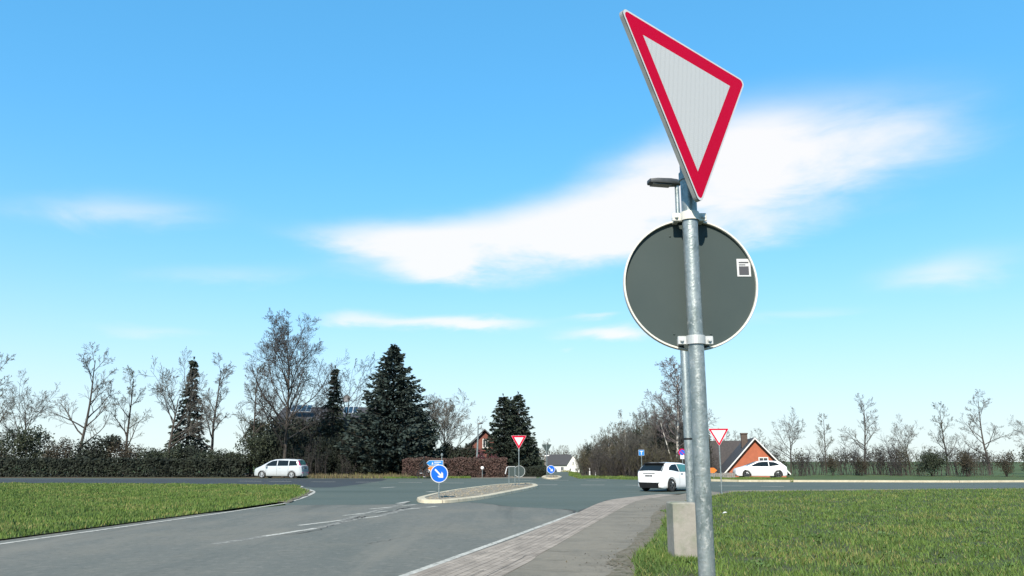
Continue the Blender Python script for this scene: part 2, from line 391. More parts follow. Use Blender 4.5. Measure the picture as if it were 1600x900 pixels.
def sheet(name, pts, z, m, label=None):
    """flat polygon of ground cover, triangulated by Blender"""
    mb = MB(); mb.add([(p[0], p[1], z) for p in pts], [tuple(range(len(pts)))])
    o = mb.build(name, m)
    if o.data.polygons[0].normal.z < 0: o.data.flip_normals()
    return tag(o, kind='structure')
def smooth_line(pts, n=6):
    """Catmull-Rom through 2-D points"""
    P = [Vector((p[0], p[1])) for p in pts]; out = []
    for i in range(len(P) - 1):
        a, b, c, d = P[max(i - 1, 0)], P[i], P[i + 1], P[min(i + 2, len(P) - 1)]
        for k in range(n):
            t = k / n
            out.append(0.5 * ((2 * b) + (c - a) * t + (2 * a - 5 * b + 4 * c - d) * t * t + (3 * b - a - 3 * c + d) * t ** 3))
    out.append(P[-1]); return out
def ribbon(mb, pts, w, z, mi=0):
    P = [Vector((p[0], p[1])) for p in pts]
    L = []
    for i, p in enumerate(P):
        t = (P[min(i + 1, len(P) - 1)] - P[max(i - 1, 0)]).normalized(); nrm = Vector((-t.y, t.x)); ww = w[i] if hasattr(w, '__len__') else w
        L += [(p.x + nrm.x * ww / 2, p.y + nrm.y * ww / 2, z), (p.x - nrm.x * ww / 2, p.y - nrm.y * ww / 2, z)]
    mb.add(L, [(2 * i + 1, 2 * i + 3, 2 * i + 2, 2 * i) for i in range(len(P) - 1)], mi)
def g2(px, py): q = G(px, py); return (q.x, q.y)

# ================================================================== SETTING: ground, roads, paths
big = MB()
def dip(Y):
    """the land falls away gently beyond the crossroads"""
    k = min(max((Y - 104) / 90, 0), 1); return -2.4 * k * k * (3 - 2 * k)
N = 24
gx = np.linspace(-900, 900, N); gy = [-300, -100, 0, 60, 100] + list(np.arange(106, 200, 6)) + [220, 300, 450, 700, 1100, 1600]
big.add([(x, y, -0.035 + dip(y)) for y in gy for x in gx], [(j * N + i, j * N + i + 1, (j + 1) * N + i + 1, (j + 1) * N + i) for j in range(len(gy) - 1) for i in range(N - 1)])
tag(big.build('ground', M_GROUND), kind='structure')

K_NEAR = [(-8.35, -15), (-4.42, 0), g2(646, 900), g2(800, 845), g2(905, 801.5)]
K_BEND = smooth_line([g2(905, 801.5), g2(933, 788.5), g2(955, 782), g2(988, 777.5), g2(1021, 774), g2(1060, 771.5), g2(1110, 769), g2(1154, 767)], 5)
K_FAR = [(24, 45.8), (60, 51), (200, 72)]
CORNER = smooth_line([(-60, 57.2), (-25, 53.6), g2(446, 759.8), g2(462, 762.8), g2(474, 766), g2(478, 769.5), g2(468, 775.5), g2(453, 781), g2(446, 784.4)], 5)
FAR_EDGE = [(-300, 82), (-60, 72.4), g2(446, 747.6), g2(700, 747.4), g2(800, 747.2), g2(838, 747.6), g2(905, 748.0), g2(933, 747.6), g2(977, 749.3), g2(1060, 751), g2(1154, 753), (32, 58.6), (60, 62.5), (200, 86)]
cross_poly = FAR_EDGE + list(reversed(K_FAR)) + list(reversed(K_BEND)) + [g2(800, 805), g2(600, 800), g2(446, 790), g2(446, 787)] + list(reversed(CORNER)) + [(-300, 68)]
sheet('crossing_road', cross_poly, 0.0, M_CROSS)
LEFT_EDGE = [g2(446, 784.4), (-9.3, 25), (-10.5, 15), (-12.8, 4), (-17.3, -15)]
near_poly = K_NEAR + [g2(895, 797), g2(850, 794), g2(800, 792), g2(765, 787.5), g2(734, 785), g2(690, 787), g2(620, 788.2), g2(520, 789.2), g2(448, 789.4)] + LEFT_EDGE[1:]
sheet('approach_road', near_poly, 0.004, M_ROAD)
patch_poly = [(-200, 72.9), (-60, 68), g2(446, 748.4), g2(560, 748.2), g2(605, 748.6), g2(598, 751), g2(560, 757), g2(520, 761.8), g2(490, 762), g2(468, 760), g2(446, 757.5), (-60, 58.6), (-200, 63.5)]
sheet('new_asphalt_patch', patch_poly, 0.004, M_PATCH)
fr_l = [g2(838, 747.8), g2(851, 743), g2(861, 739)]; fr_r = [g2(905, 748.3), g2(890.5, 743), g2(888, 738.5)]
xl0, xr0 = fr_l[-1][0], fr_r[-1][0]
for yy in range(106, 236, 6):
    k = (yy - 98) / 130; fr_l.append((xl0 + 5.5 * k, yy)); fr_r.append((xr0 + 5.5 * k - 1.2 * k, yy))
m_ = MB()
rw = [(fr_l[0], fr_r[0]), (fr_l[1], fr_r[1]), (fr_l[2], fr_r[2])] + list(zip(fr_l[3:], fr_r[3:]))
m_.add([(p[0], p[1], (-0.006 if p[1] < 104 else .012 + dip(p[1]))) for ab in rw for p in ab], [(2 * i, 2 * i + 1, 2 * i + 3, 2 * i + 2) for i in range(len(rw) - 1)])
tag(m_.build('side_road', M_CROSS), kind='structure')
drive_poly = [g2(735, 747.6), g2(738, 744), g2(790, 742.6), g2(838, 743.5), g2(838, 747.6)]
sheet('driveway', drive_poly, -0.012, M_PATH)

# --- paver strip and asphalt footpath
P_IN = [(-7.05, -15), (-3.15, 0)] + [g2(*q) for q in ((800, 896), (840, 871), (875, 851), (924, 822), (959, 802), (984, 789), (1003, 782.5), (1043, 776), (1060, 774))]
me_pts = K_NEAR + K_BEND[1:]
def kerb_param(P):
    # arc length along the kerb line, used as the brick rows' long axis
    best = None; s = 0
    for a, b in zip(me_pts[:-1], me_pts[1:]):
        a = Vector(a[:2]); b = Vector(b[:2]); d = b - a; L = d.length
        t = max(0, min(1, (P - a).dot(d) / (L * L))); q = a + d * t; dist = (P - q).length
        if best is None or dist < best[1]: best = (s + t * L, dist)
        s += L
    return best
inner = smooth_line(P_IN, 6)
V = []; UV = []; Fq = []; rows = 6
for i, p in enumerate(inner):
    p = Vector((p[0], p[1]))
    s_, d_ = kerb_param(p)
    # nearest kerb point
    acc_s = 0
    for a, b in zip(me_pts[:-1], me_pts[1:]):
        a = Vector(a[:2]); b = Vector(b[:2]); L = (b - a).length
        if acc_s + L >= s_ - 1e-6: q = a + (b - a) * ((s_ - acc_s) / L); break
        acc_s += L
    for k in range(rows + 1):
        w = q.lerp(p, k / rows); V.append((w.x, w.y, 0.032)); UV.append((s_, d_ * k / rows))
n_in = len(inner)
for i in range(n_in - 1):
    for k in range(rows): Fq.append((i * (rows + 1) + k, i * (rows + 1) + k + 1, (i + 1) * (rows + 1) + k + 1, (i + 1) * (rows + 1) + k))
# skirt down to the road
base = len(V)
for i in range(n_in):
    x, y, z = V[i * (rows + 1)]; V.append((x, y, -.02)); UV.append((UV[i * (rows + 1)][0], -.05))
for i in range(n_in - 1): Fq.append((base + i, i * (rows + 1), (i + 1) * (rows + 1), base + i + 1))
me = bpy.data.meshes.new('paver_strip'); me.from_pydata(V, [], Fq)
uvl = me.uv_layers.new(name='uv')
for lp in me.loops: uvl.data[lp.index].uv = UV[lp.vertex_index]
M_PAVER = bpy.data.materials.new('clay_pavers'); M_PAVER.use_nodes = True
nt = M_PAVER.node_tree; n = nt.nodes; l = nt.links; b = n['Principled BSDF']; b.inputs['Roughness'].default_value = .9; b.inputs['Specular IOR Level'].default_value = .2
uvn = n.new('ShaderNodeUVMap'); br = n.new('ShaderNodeTexBrick')
br.inputs['Scale'].default_value = 1; br.inputs['Brick Width'].default_value = .22; br.inputs['Row Height'].default_value = .125; br.inputs['Mortar Size'].default_value = .008
br.inputs['Color1'].default_value = (.235, .200, .163, 1); br.inputs['Color2'].default_value = (.29, .248, .205, 1); br.inputs['Mortar'].default_value = (.15, .122, .095, 1)
wv = n.new('ShaderNodeTexNoise'); wv.inputs['Scale'].default_value = 1.2
l.new(uvn.outputs[0], br.inputs['Vector']); l.new(uvn.outputs[0], wv.inputs['Vector'])
mx = n.new('ShaderNodeMix'); mx.data_type = 'RGBA'; mx.blend_type = 'MULTIPLY'; mx.inputs[0].default_value = 1
rr = n.new('ShaderNodeMapRange'); rr.inputs['From Min'].default_value = .3; rr.inputs['From Max'].default_value = .7; rr.inputs['To Min'].default_value = .78; rr.inputs['To Max'].default_value = 1.18
l.new(wv.outputs[0], rr.inputs[0]); l.new(br.outputs[0], mx.inputs[6]); l.new(rr.outputs[0], mx.inputs[7])
l.new(mx.outputs[2], b.inputs['Base Color'])
me.materials.append(M_PAVER)
tag(bpy.data.objects.new('paver_strip', me), kind='structure'); COL.objects.link(bpy.data.objects['paver_strip'])
# soil-filled long joints between the rows of pavers
jt = MB(); random.seed(21)
for k, lo_, hi_ in ((1, 4, 40), (2, 8, 44), (3, 0, 38), (4, 6, 46), (5, 2, 42)):
    run = []
    for i in range(lo_, min(hi_, n_in)):
        p = Vector(V[i * (rows + 1) + k]); run.append((p.x, p.y))
        if random.random() < .18:
            if len(run) > 1: ribbon(jt, run, random.uniform(.004, .009), .036)
            run = []
    if len(run) > 1: ribbon(jt, run, .006, .036)
tag(jt.build('paver_joints', M_SEAM), kind='structure')

G_EDGE = [g2(1154, 769.5), g2(1132, 772), g2(1113, 776), g2(1090, 782), g2(1062, 788), g2(1047, 796), g2(1041, 812), g2(1030, 836), g2(1012, 858), g2(998, 872), g2(990, 879), g2(994, 900), (-1.3, 0), (-5.2, -15)]
path_poly = [Vector((p[0], p[1])) for p in inner] + [Vector(p) for p in K_BEND if p[0] > 8.7] + [Vector((24, 45.6)), Vector((60, 50.8)), Vector((60, 49.4)), Vector((24, 44.3))] + [Vector(p) for p in G_EDGE]
sheet('footpath', path_poly, 0.028, M_PATH)
verge_poly = [Vector(p) for p in G_EDGE] + [Vector((-5.2, -40)), Vector((120, -40)), Vector((120, 58)), Vector((60, 49.4)), Vector((24, 44.3))]
sheet('verge_soil', verge_poly, 0.040, M_SOIL)
cor = [Vector((p[0], p[1])) for p in CORNER]
corner_poly = [c for c in cor] + [Vector(p) for p in LEFT_EDGE[1:]] + [Vector((-60, -15)), Vector((-120, 20)), Vector((-120, 60))]
sheet('corner_verge_soil', corner_poly, 0.030, M_SOIL)
# woodland floor on the right and planted bank on the left
sheet('woodland_floor', [g2(893, 744), g2(900, 746.4), g2(933, 745.6), g2(985, 747.5), g2(1060, 749.5), (15, 63.5), (22, 70), (30, 103), (8.6, 103), g2(888.5, 739)], -0.02, M_LITTER)
sheet('garden_bank', [(-90, 74.6), g2(446, 746.8), g2(640, 746.8), g2(735, 747), g2(740, 743.6), (0, 103), (-90, 103)], -0.02, M_LITTER)
# worn earth along the path's grass edge
er = MB(); random.seed(5)
edge = smooth_line([g2(1060, 789), g2(1046, 797), g2(1040, 812), g2(1029, 836), g2(1011, 858), g2(996, 873), g2(990, 884), g2(994, 900), (.6, 7)], 10)
ribbon(er, [p + Vector((-.16, 0)) for p in edge], [.42 + .10 * math.sin(i * .45) + random.uniform(-.05, .05) for i, _ in enumerate(edge)], 0.034)
tag(er.build('worn_earth', layered('bare_earth', (.16, .135, .095), [((.085, .08, .045), 3, .45, .65, .85, one), ((.23, .205, .16), 7, .5, .7, .7, one)])), kind='structure')

# --- painted markings
mk = MB()
ribbon(mk, smooth_line([(-8.55, -15), (-4.62, 0), g2(632.5, 900), g2(798, 840), g2(902.5, 801.2)], 14), .135, .009)
def dash(x0, y0, x1, y1, w=.13, z=.009, n=4):
    a = Vector(g2(x0, y0)); b_ = Vector(g2(x1, y1)); d = (b_ - a).normalized(); nn = Vector((-d.y, d.x))
    ribbon(mk, [a.lerp(b_, i / n) + nn * random.uniform(-.012, .012) for i in range(n + 1)], [w * random.uniform(.8, 1.1) for _ in range(n + 1)], z)
def z7(X, Y): return (446 + X / 4.52, 730 + Y / 4.52)
def z8(X, Y): return (800 + X / 4.52, 730 + Y / 4.52)
for a, b_ in (((-150, 490), (215, 433)), ((95, 413), (385, 377)), ((410, 343), (565, 326)), ((500, 367), (655, 349)), ((600, 297), (750, 283)), ((630, 321), (720, 312)), ((765, 308), (830, 301)), ((860, 298), (950, 291)), ((1000, 285), (1070, 277)), ((790, 258), (870, 243)), ((825, 275), (920, 265)), ((980, 261), (1175, 252))):
    dash(*z7(*a), *z7(*b_), w=.16)
for a, b_ in (((185, 103), (350, 104)), ((495, 106), (660, 106)), ((800, 108), (965, 109)), ((-330, 99), (-170, 100)), ((-120, 101), (40, 102)), ((1110, 111), (1260, 112))):
    dash(*z7(*a), *z7(*b_), w=.34)
for a, b_ in (((680, 147), (770, 141)), ((1000, 176), (1060, 172))):
    dash(*z7(*a), *z7(*b_), w=.3)
for a, b_ in (((160, 125), (322, 125)), ((486, 126), (652, 126)), ((805, 127), (900, 129)), ((268, 94), (400, 94)), ((525, 96), (670, 97)), ((1462, 132), (1640, 134)), ((1760, 136), (1920, 138))):
    dash(*z8(*a), *z8(*b_), w=.34)
dash(*z8(0, 92), *z8(150, 96), w=.3)
lp = [(-60, 58.6), (-25, 55.0)] + [g2(*q) for q in ((446, 758.8), (468, 762.3), (483, 765.2), (489.5, 769.6), (475, 777), (458, 782.6), (446, 786.6))]
ribbon(mk, smooth_line(lp, 6), .20, .010)
ribbon(mk, [g2(446, 786.6), (-8.85, 25), (-10.0, 15), (-12.3, 4), (-16.8, -15)], .14, .010)
tag(mk.build('road_markings', M_LINE), kind='structure')
gm = MB()
ribbon(gm, smooth_line([g2(*z7(*p)) for p in ((-500, 545), (-150, 490), (215, 433), (500, 367), (655, 349), (860, 298), (1070, 277))], 8), .22, .0065)
ribbon(gm, smooth_line([g2(*z7(*p)) for p in ((95, 413), (385, 377), (565, 326), (750, 283), (870, 243))], 8), .20, .0068)
tag(gm.build('faded_markings', layered('faded_road_paint', (.17, .165, .145), [((.36, .35, .31), 3.5, .46, .62, .9, one), ((.12, .12, .105), 6, .5, .64, .8, one)])), kind='structure')
# seams and cracks in the asphalt
sm = MB(); random.seed(11)
def crack(pts, w=.03, z=.013, jit=.05):
    q = smooth_line([g2(*p) for p in pts], 6)
    q = [Vector((a.x + random.uniform(-jit, jit), a.y + random.uniform(-jit, jit))) for a in q]
    ribbon(sm, q, [w * random.uniform(.3, 1.5) for _ in q], z)
crack([(880, 796), (893, 797.5), (899, 801), (893, 803)], .07)
crack([(734, 785.3), (765, 788), (800, 792.3), (850, 794.3), (893, 797.2)], .035, jit=.02)
crack([(446, 789.4), (520, 789.2), (620, 788.1), (640, 785)], .04, jit=.03)
crack([z7(0, 480), z7(215, 450), z7(330, 410)], .03, jit=.06)
crack([z7(380, 395), z7(500, 365), z7(590, 345)], .035, jit=.08)
crack([z7(660, 330), z7(780, 305), z7(870, 285)], .035, jit=.1)
crack([z7(495, 365), z7(520, 352), z7(550, 356), z7(520, 366)], .05)
crack([z7(790, 300), z7(830, 292), z7(880, 287)], .08)
crack([z7(560, 545), z7(720, 520), z7(900, 480)], .015)
crack([(905, 799.5), (933, 788.9), (955, 782.3), (988, 777.8), (1021, 774.3), (1060, 771.8)], .10, jit=.06)
crack([(948, 783), (965, 780.5), (985, 778.2)], .2, jit=.08)
tag(sm.build('asphalt_cracks', M_SEAM), kind='structure')
# far kerb by the houses on the right
fk = MB(); kp = [g2(1090, 750.9), g2(1154, 752.6), (32, 58.9), (60, 62.8), (120, 72)]
for a, b_ in zip(kp[:-1], kp[1:]):
    a = Vector(a); b_ = Vector(b_); d = b_ - a; c_ = (a + b_) / 2
    fk.box((c_.x, c_.y + .1, .04), (d.length, .3, .18), math.atan2(d.y, d.x))
tag(fk.build('far_kerb', M_KERB), kind='structure')
pv = MB(); ribbon(pv, [(p[0] + .2, p[1] + 1.2) for p in kp], 2.0, .05); tag(pv.build('far_pavement', M_PATH), kind='structure')

# ------------------------------------------------------------------ traffic islands
def island(name, outline, label, inner_mat, hump=.05):
    root = thing(name, label, 'traffic island', (sum(p[0] for p in outline) / len(outline), sum(p[1] for p in outline) / len(outline), 0))
    ox, oy = root.location.x, root.location.y
    P = smooth_line(outline + [outline[0]], 8)[:-1]; n_ = len(P)
    cen = Vector((ox, oy)); kb = MB(); V = []
    def inset(d):
        out = []
        for i in range(n_):
            t = (P[(i + 1) % n_] - P[i - 1]).normalized(); out.append(P[i] + Vector((-t.y, t.x)) * d)
        return out
    area = sum(P[i].x * P[(i + 1) % n_].y - P[(i + 1) % n_].x * P[i].y for i in range(n_)); sg = 1 if area > 0 else -1
    rings = [(P, 0.0), (inset(.02 * sg), .10), (inset(.06 * sg), .125), (inset(.30 * sg), .13), (inset(.32 * sg), .06)]
    for ring, z in rings: V += [(p.x - ox, p.y - oy, z) for p in ring]
    Fk = []
    for k in range(4):
        for i in range(n_): Fk.append((k * n_ + i, k * n_ + (i + 1) % n_, (k + 1) * n_ + (i + 1) % n_, (k + 1) * n_ + i))
    kb.add(V, Fk); o = kb.build('kerb', M_KERB, root)
    gv = MB(); ri = inset(.31 * sg); ctr = len(ri)
    mid = [Vector((p.x, p.y)).lerp(cen, .5) for p in ri]
    gv.add([(p.x - ox, p.y - oy, .10) for p in ri] + [(p.x - ox, p.y - oy, .10 + hump) for p in mid] + [(0, 0, .10 + hump)],
           [(i, (i + 1) % n_, n_ + (i + 1) % n_, n_ + i) for i in range(n_)] + [(n_ + i, n_ + (i + 1) % n_, 2 * n_) for i in range(n_)])
    gv.build('gravel_bed', inner_mat, root)
    jm = MB(); acc_ = 0
    r1 = inset(.022 * sg); r2 = inset(.29 * sg)
    for i in range(n_):
        acc_ += (P[i] - P[i - 1]).length
        if acc_ > 1.0:
            acc_ = 0; t_ = (P[(i + 1) % n_] - P[i - 1]).normalized() * .008; a_, b_ = P[i], r2[i]; o_ = Vector((ox, oy)); pts_ = [(inset(-.004 * sg)[i], .0), (inset(.016 * sg)[i], .104), (inset(.058 * sg)[i], .129), (b_, .134)]
            for (p_, z_), (q_, y_) in zip(pts_[:-1], pts_[1:]):
                p_ = p_ - o_; q_ = q_ - o_
                jm.add([(p_.x - t_.x, p_.y - t_.y, z_), (p_.x + t_.x, p_.y + t_.y, z_), (q_.x + t_.x, q_.y + t_.y, y_), (q_.x - t_.x, q_.y - t_.y, y_)], [(0, 1, 2, 3)])
    if jm.v: jo = jm.build('joints', M_SEAM, o); jo['kind'] = 'stuff'
    # stones lying in the bed
    st = MB(); random.seed(len(name))
    for _ in range(260):
        i = random.randrange(n_); t = random.random() ** .5
        p = cen.lerp(ri[i], t * .96); r_ = random.uniform(.03, .075)
        M = Matrix.Translation((p.x - ox, p.y - oy, .11 + hump * min(1, (1 - t) * 2))) @ Matrix.Rotation(random.random() * 6, 4, 'Z') @ Matrix.Diagonal((1, random.uniform(.6, 1), random.uniform(.5, .8), 1))
        st.lathe([(0, -r_), (r_ * .8, -r_ * .5), (r_, 0), (r_ * .7, r_ * .6), (0, r_ * .8)], 5, M)
    s = st.build('stones', M_GRAVEL, root); s['kind'] = 'stuff'
    return root
isl1 = [g2(651, 781.5), g2(656, 785.5), g2(675, 786.3), g2(705, 785.6), g2(757, 779.5), g2(800, 771), g2(834, 763.6), g2(841, 760.6), g2(830, 757.6), g2(800, 758.2), g2(771, 760.2), g2(720, 766.8), g2(680, 774)]
island('traffic_island', isl1, 'long kerbed island in front of the camera, gravel filled, carrying the near blue arrow sign', M_GRAVEL)
isl2 = [g2(846, 746.6), g2(852, 748.4), g2(863, 748.7), g2(875, 748.2), g2(878, 746.4), g2(872, 744.8), g2(860, 744.2), g2(850, 745)]
island('traffic_island', isl2, 'small oval kerbed island across the junction at the mouth of the far road', M_LITTER)

# ================================================================== FOREGROUND SIGN POST
def rounded_tri(side, rad, seg=6):
    """equilateral triangle, point down, centred on its centroid"""
    h = side * math.sqrt(3) / 2
    cs = [Vector((-side / 2, h / 3)), Vector((0, -2 * h / 3)), Vector((side / 2, h / 3))]
    if rad <= 0: return [(c.x, c.y) for c in cs]
    out = []
    for c in cs:
        ctr = c * (1 - 2 * rad / c.length); a0 = math.atan2(c.y, c.x)
        for i in range(seg + 1):
            a = a0 - R(60) + R(120) * i / seg
            out.append((ctr.x + rad * math.cos(a), ctr.y + rad * math.sin(a)))
    return out
def ring_faces(mb, outer, inner, z, M):
    n_ = len(outer)
    mb.add([M @ Vector((p[0], p[1], z)) for p in outer] + [M @ Vector((p[0], p[1], z)) for p in inner], [(i, (i + 1) % n_, n_ + (i + 1) % n_, n_ + i) for i in range(n_)])
def plate_frame(O, rz, roll=0, tilt=0):
    """local x to the right, y up, z out of the face; rz = bearing of the right-hand direction"""
    r = Vector((math.cos(rz), math.sin(rz), 0)); nn = Vector((math.sin(rz), -math.cos(rz), 0)); u = Vector((0, 0, 1))
    u2 = u * math.cos(tilt) + nn * math.sin(tilt); n2 = r.cross(u2)
    r2 = r * math.cos(roll) + u2 * math.sin(roll); u3 = -r * math.sin(roll) + u2 * math.cos(roll)
    return Matrix(((r2.x, u3.x, n2.x, O[0]), (r2.y, u3.y, n2.y, O[1]), (r2.z, u3.z, n2.z, O[2]), (0, 0, 0, 1)))
def circ(r, n=48): return [(r * math.cos(2 * math.pi * i / n), r * math.sin(2 * math.pi * i / n)) for i in range(n)]

def yield_plate(parent, M, side=.9, inner=.638, detail=True, back=M_BACK, t=.022, rad=.032):
    """sign panel as children of parent: back pan (> nothing), red face, white field, edge"""
    o1 = rounded_tri(side, rad); o2 = rounded_tri(side - .030, rad * .8); n_ = len(o1)
    p = MB(); p.prism(o1, -.004, -.001, M)
    root = p.build('yield_sign', back, parent)
    e = MB()                                           # folded edge round the panel and the thin white line on the face
    for a, b_, z0, z1 in ((o1, o1, -t, .0),):
        e.add([M @ Vector((q[0], q[1], z0)) for q in a] + [M @ Vector((q[0], q[1], z1)) for q in b_], [(i, (i + 1) % n_, n_ + (i + 1) % n_, n_ + i) for i in range(n_)])
    i1 = rounded_tri(side - .012, rad * .93)
    ring_faces(e, o1, i1, -t, M)
    e.add([M @ Vector((q[0], q[1], -t)) for q in i1] + [M @ Vector((q[0], q[1], -.005)) for q in i1], [(i, (i + 1) % n_, n_ + (i + 1) % n_, n_ + i) for i in range(n_)])
    e.build('sign_edge', M_EDGE, root)
    w = MB(); ring_faces(w, o1, o2, .0012, M); w.build('white_line', M_SIGNW, root)
    rd = MB(); ri = rounded_tri(inner, .0001); ring_faces(rd, o2, ri, .0014, M); rd.build('red_border', M_RED, root)
    wf = MB(); wf.add([M @ Vector((q[0], q[1], .0014)) for q in rounded_tri(inner, 0)], [(0, 1, 2)]); f_ = wf.build('white_field', M_HONEY if detail else M_SIGNW, root)
    return root

def clamp(parent, X, Y, Z, rp, yplate, w=.155, h=.038, front=M_RIM):
    """two-piece clamp round a vertical pole: band, two ears, two bolts"""
    c_ = MB()
    pr = []
    for i in range(17):
        a = math.pi * i / 16
        pr.append((X - (rp + .004) * math.cos(a), Y - (rp + .004) * math.sin(a)))
    vs = [(x, y, z) for z in (Z - h / 2, Z + h / 2) for x, y in pr]
    c_.add(vs, [(i, i + 1, 18 + i, 17 + i) for i in range(16)])
    out = [(X + (x - X) * 1.09, Y + (y - Y) * 1.09) for x, y in pr]
    vs = [(x, y, z) for z in (Z - h / 2, Z + h / 2) for x, y in out]
    c_.add(vs, [(i, i + 1, 18 + i, 17 + i) for i in range(16)])
    for z in (Z - h / 2, Z + h / 2):
        c_.add([(x, y, z) for x, y in pr] + [(x, y, z) for x, y in out], [(i, i + 1, 18 + i, 17 + i) for i in range(16)])
    for s_ in (-1, 1):
        c_.box((X + s_ * (rp + .022), Y + .004, Z), (.042, .010, h), bevel=.003)
        c_.box((X + s_ * (rp + .022), (Y + yplate) / 2 + .006, Z), (.022, abs(yplate - Y) - .006, h * .8))
    o = c_.build('clamp', front, parent)
    for s_ in (-1, 1):
        bm = MB(); M = Matrix.Translation((X + s_ * (rp + .026), Y - .002, Z)) @ Matrix.Rotation(R(90), 4, 'X')
        bm.lathe([(0, 0), (.0095, 0), (.0095, .004), (.0065, .004), (.0065, .010), (0, .0105)], 10, M); sharp(bm.build('bolt', M_ALU, o))
    return o

PX, PY = .800, 3.455
post = thing('sign_post', 'tall galvanised post with big yield sign above the grey back of a round sign', 'sign post', (PX, PY, 0))
post.location = (PX, PY, 0)
pm = MB(); pm.tube([(0, 0, -.3), (0, 0, 3.36)], .0345, 32); sharp(pm.build('pole', M_GALV, post))
pm = MB(); pm.lathe([(.0355, 3.345), (.0365, 3.35), (.0365, 3.37), (.03, 3.378), (0, 3.382)], 24); sharp(pm.build('pole_cap', M_BLACK, post))
Myl = plate_frame((.8198 - PX, 3.39 - PY, 3.2173), R(40.58), R(-3.31), R(-4.32))
ys = yield_plate(post, Myl, .928, .645, rad=.024)
# bracket joining the triangular panel to the pole
bk = MB()
for zz in (2.84, 3.26):
    bk = MB()
    bk.lathe([(.0355, zz), (.041, zz), (.041, zz + .035), (.0355, zz + .035)], 20)
    nv = Vector((math.sin(R(40.58)), -math.cos(R(40.58)), 0))
    bk.box((nv.x * .034, nv.y * .034, zz + .0175), (.10, .02, .03), R(40.58))
    bk.build('bracket', M_GALV, post)
# round panel seen from behind
DY = .072; DZ = 2.372
rd = MB(); Md = Matrix.Translation((.004, DY, DZ)) @ Matrix.Rotation(R(90), 4, 'X')
rd.lathe([(0, 0), (.296, 0)], 72, Md); rs = rd.build('round_sign', M_BACK, post)
rd = MB(); rd.lathe([(.2935, .001), (.2935, .016), (.2955, .018), (.301, .018), (.303, .014), (.303, -.006), (.296, -.008), (0, -.008)], 72, Md)
sharp(rd.build('rim', M_RIM, rs))
clamp(post, 0, 0, 2.668, .0345, DY - .004); clamp(post, 0, 0, 2.108, .0345, DY - .004, front=M_ALU)
sk = MB(); sk.box((.250, DY - .002, 2.45), (.062, .0012, .082), R(0)); s_ = sk.build('sticker', M_SIGNW, rs)
sk = MB(); sk.box((.250, DY - .0032, 2.436), (.044, .0008, .040)); sk.box((.250, DY - .0032, 2.474), (.044, .0008, .006)); sk.box((.243, DY - .0032, 2.463), (.030, .0008, .004)); sk.build('print', M_INK, s_)
for a_, q in ((70, .24), (110, .24), (-70, .24), (-110, .24)):
    rv = MB(); rv.lathe([(0, .004), (.004, .003), (.005, .0005)], 8, Md @ Matrix.Translation((q * math.cos(R(a_)), q * math.sin(R(a_)), 0))); rv.build('rivet', M_BACK, rs)

# ================================================================== STREET LAMP ON ITS CONCRETE BLOCK
bc = G(1069, 877, .02)
BX, BY = bc.x, bc.y + .22
lamp = thing('street_lamp', 'grey street lamp with dark flat head, standing in a concrete block on the grass', 'street lamp', (BX, BY, 0))
bl = MB(); bl.box((.03, 0, .42), (.385, .43, 1.0), R(5), bevel=.022); sharp(bl.build('concrete_base', M_CONC, lamp))
kb = lamp.children if False else None
ckm = MB()
ckp = [(.05, .905), (.075, .86), (.062, .83), (.095, .79), (.088, .76), (.105, .735)]
Mb = Matrix.Rotation(R(6), 4, 'Z')
for (x0, z0), (x1, z1) in zip(ckp[:-1], ckp[1:]):
    ckm.add([Mb @ Vector((x0 - .004, -.2165, z0)), Mb @ Vector((x0 + .004, -.2165, z0)), Mb @ Vector((x1 + .003, -.2165, z1)), Mb @ Vector((x1 - .003, -.2165, z1))], [(0, 1, 2, 3)])
cbase = [c for c in COL.objects if c.parent == lamp][0]
ckm.build('crack', M_SEAM, cbase)
LX = at(1080, 790, BY).x - BX
HT = 6.40
lm = MB(); lm.tube([(LX, 0, .85), (LX, 0, 3.55), (LX, 0, 3.68), (LX, 0, HT)], [.072, .068, .045, .038], 24); sharp(lm.build('pole', M_GALV, lamp))
lm = MB(); lm.lathe([(.072, 1.92), (.075, 1.925), (.075, 1.945), (.072, 1.95)], 24, Matrix.Translation((LX, 0, 0))); sharp(lm.build('band', M_BLACK, lamp))
hd = MB()
sec = [(-.54, .05, .028), (-.52, .10, .045), (-.40, .13, .055), (-.15, .13, .06), (-.02, .09, .06), (.06, .055, .05)]
ringn = 10; V = []
for x, wy, hz in sec:
    for k in range(ringn):
        a = 2 * math.pi * k / ringn; cc, ss = math.cos(a), math.sin(a)
        V.append((x + LX, wy * math.copysign(abs(cc) ** .5, cc), HT + .02 + hz * math.copysign(abs(ss) ** .6, ss) + x * .03))
hd.add(V, [(i * ringn + k, i * ringn + (k + 1) % ringn, (i + 1) * ringn + (k + 1) % ringn, (i + 1) * ringn + k) for i in range(len(sec) - 1) for k in range(ringn)] + [tuple(range(ringn - 1, -1, -1)), tuple(range((len(sec) - 1) * ringn, len(sec) * ringn))])
h_ = sharp(hd.build('lamp_head', M_LAMP, lamp), 50)
h_.matrix_local = Matrix.Translation((LX, 0, 0)) @ Matrix.Rotation(R(12), 4, 'Z') @ Matrix.Translation((-LX, 0, 0))
ln = MB(); ln.box((LX - .30, 0, HT - .047), (.36, .18, .014), bevel=.005); ln.build('lens', M_LENS, h_)

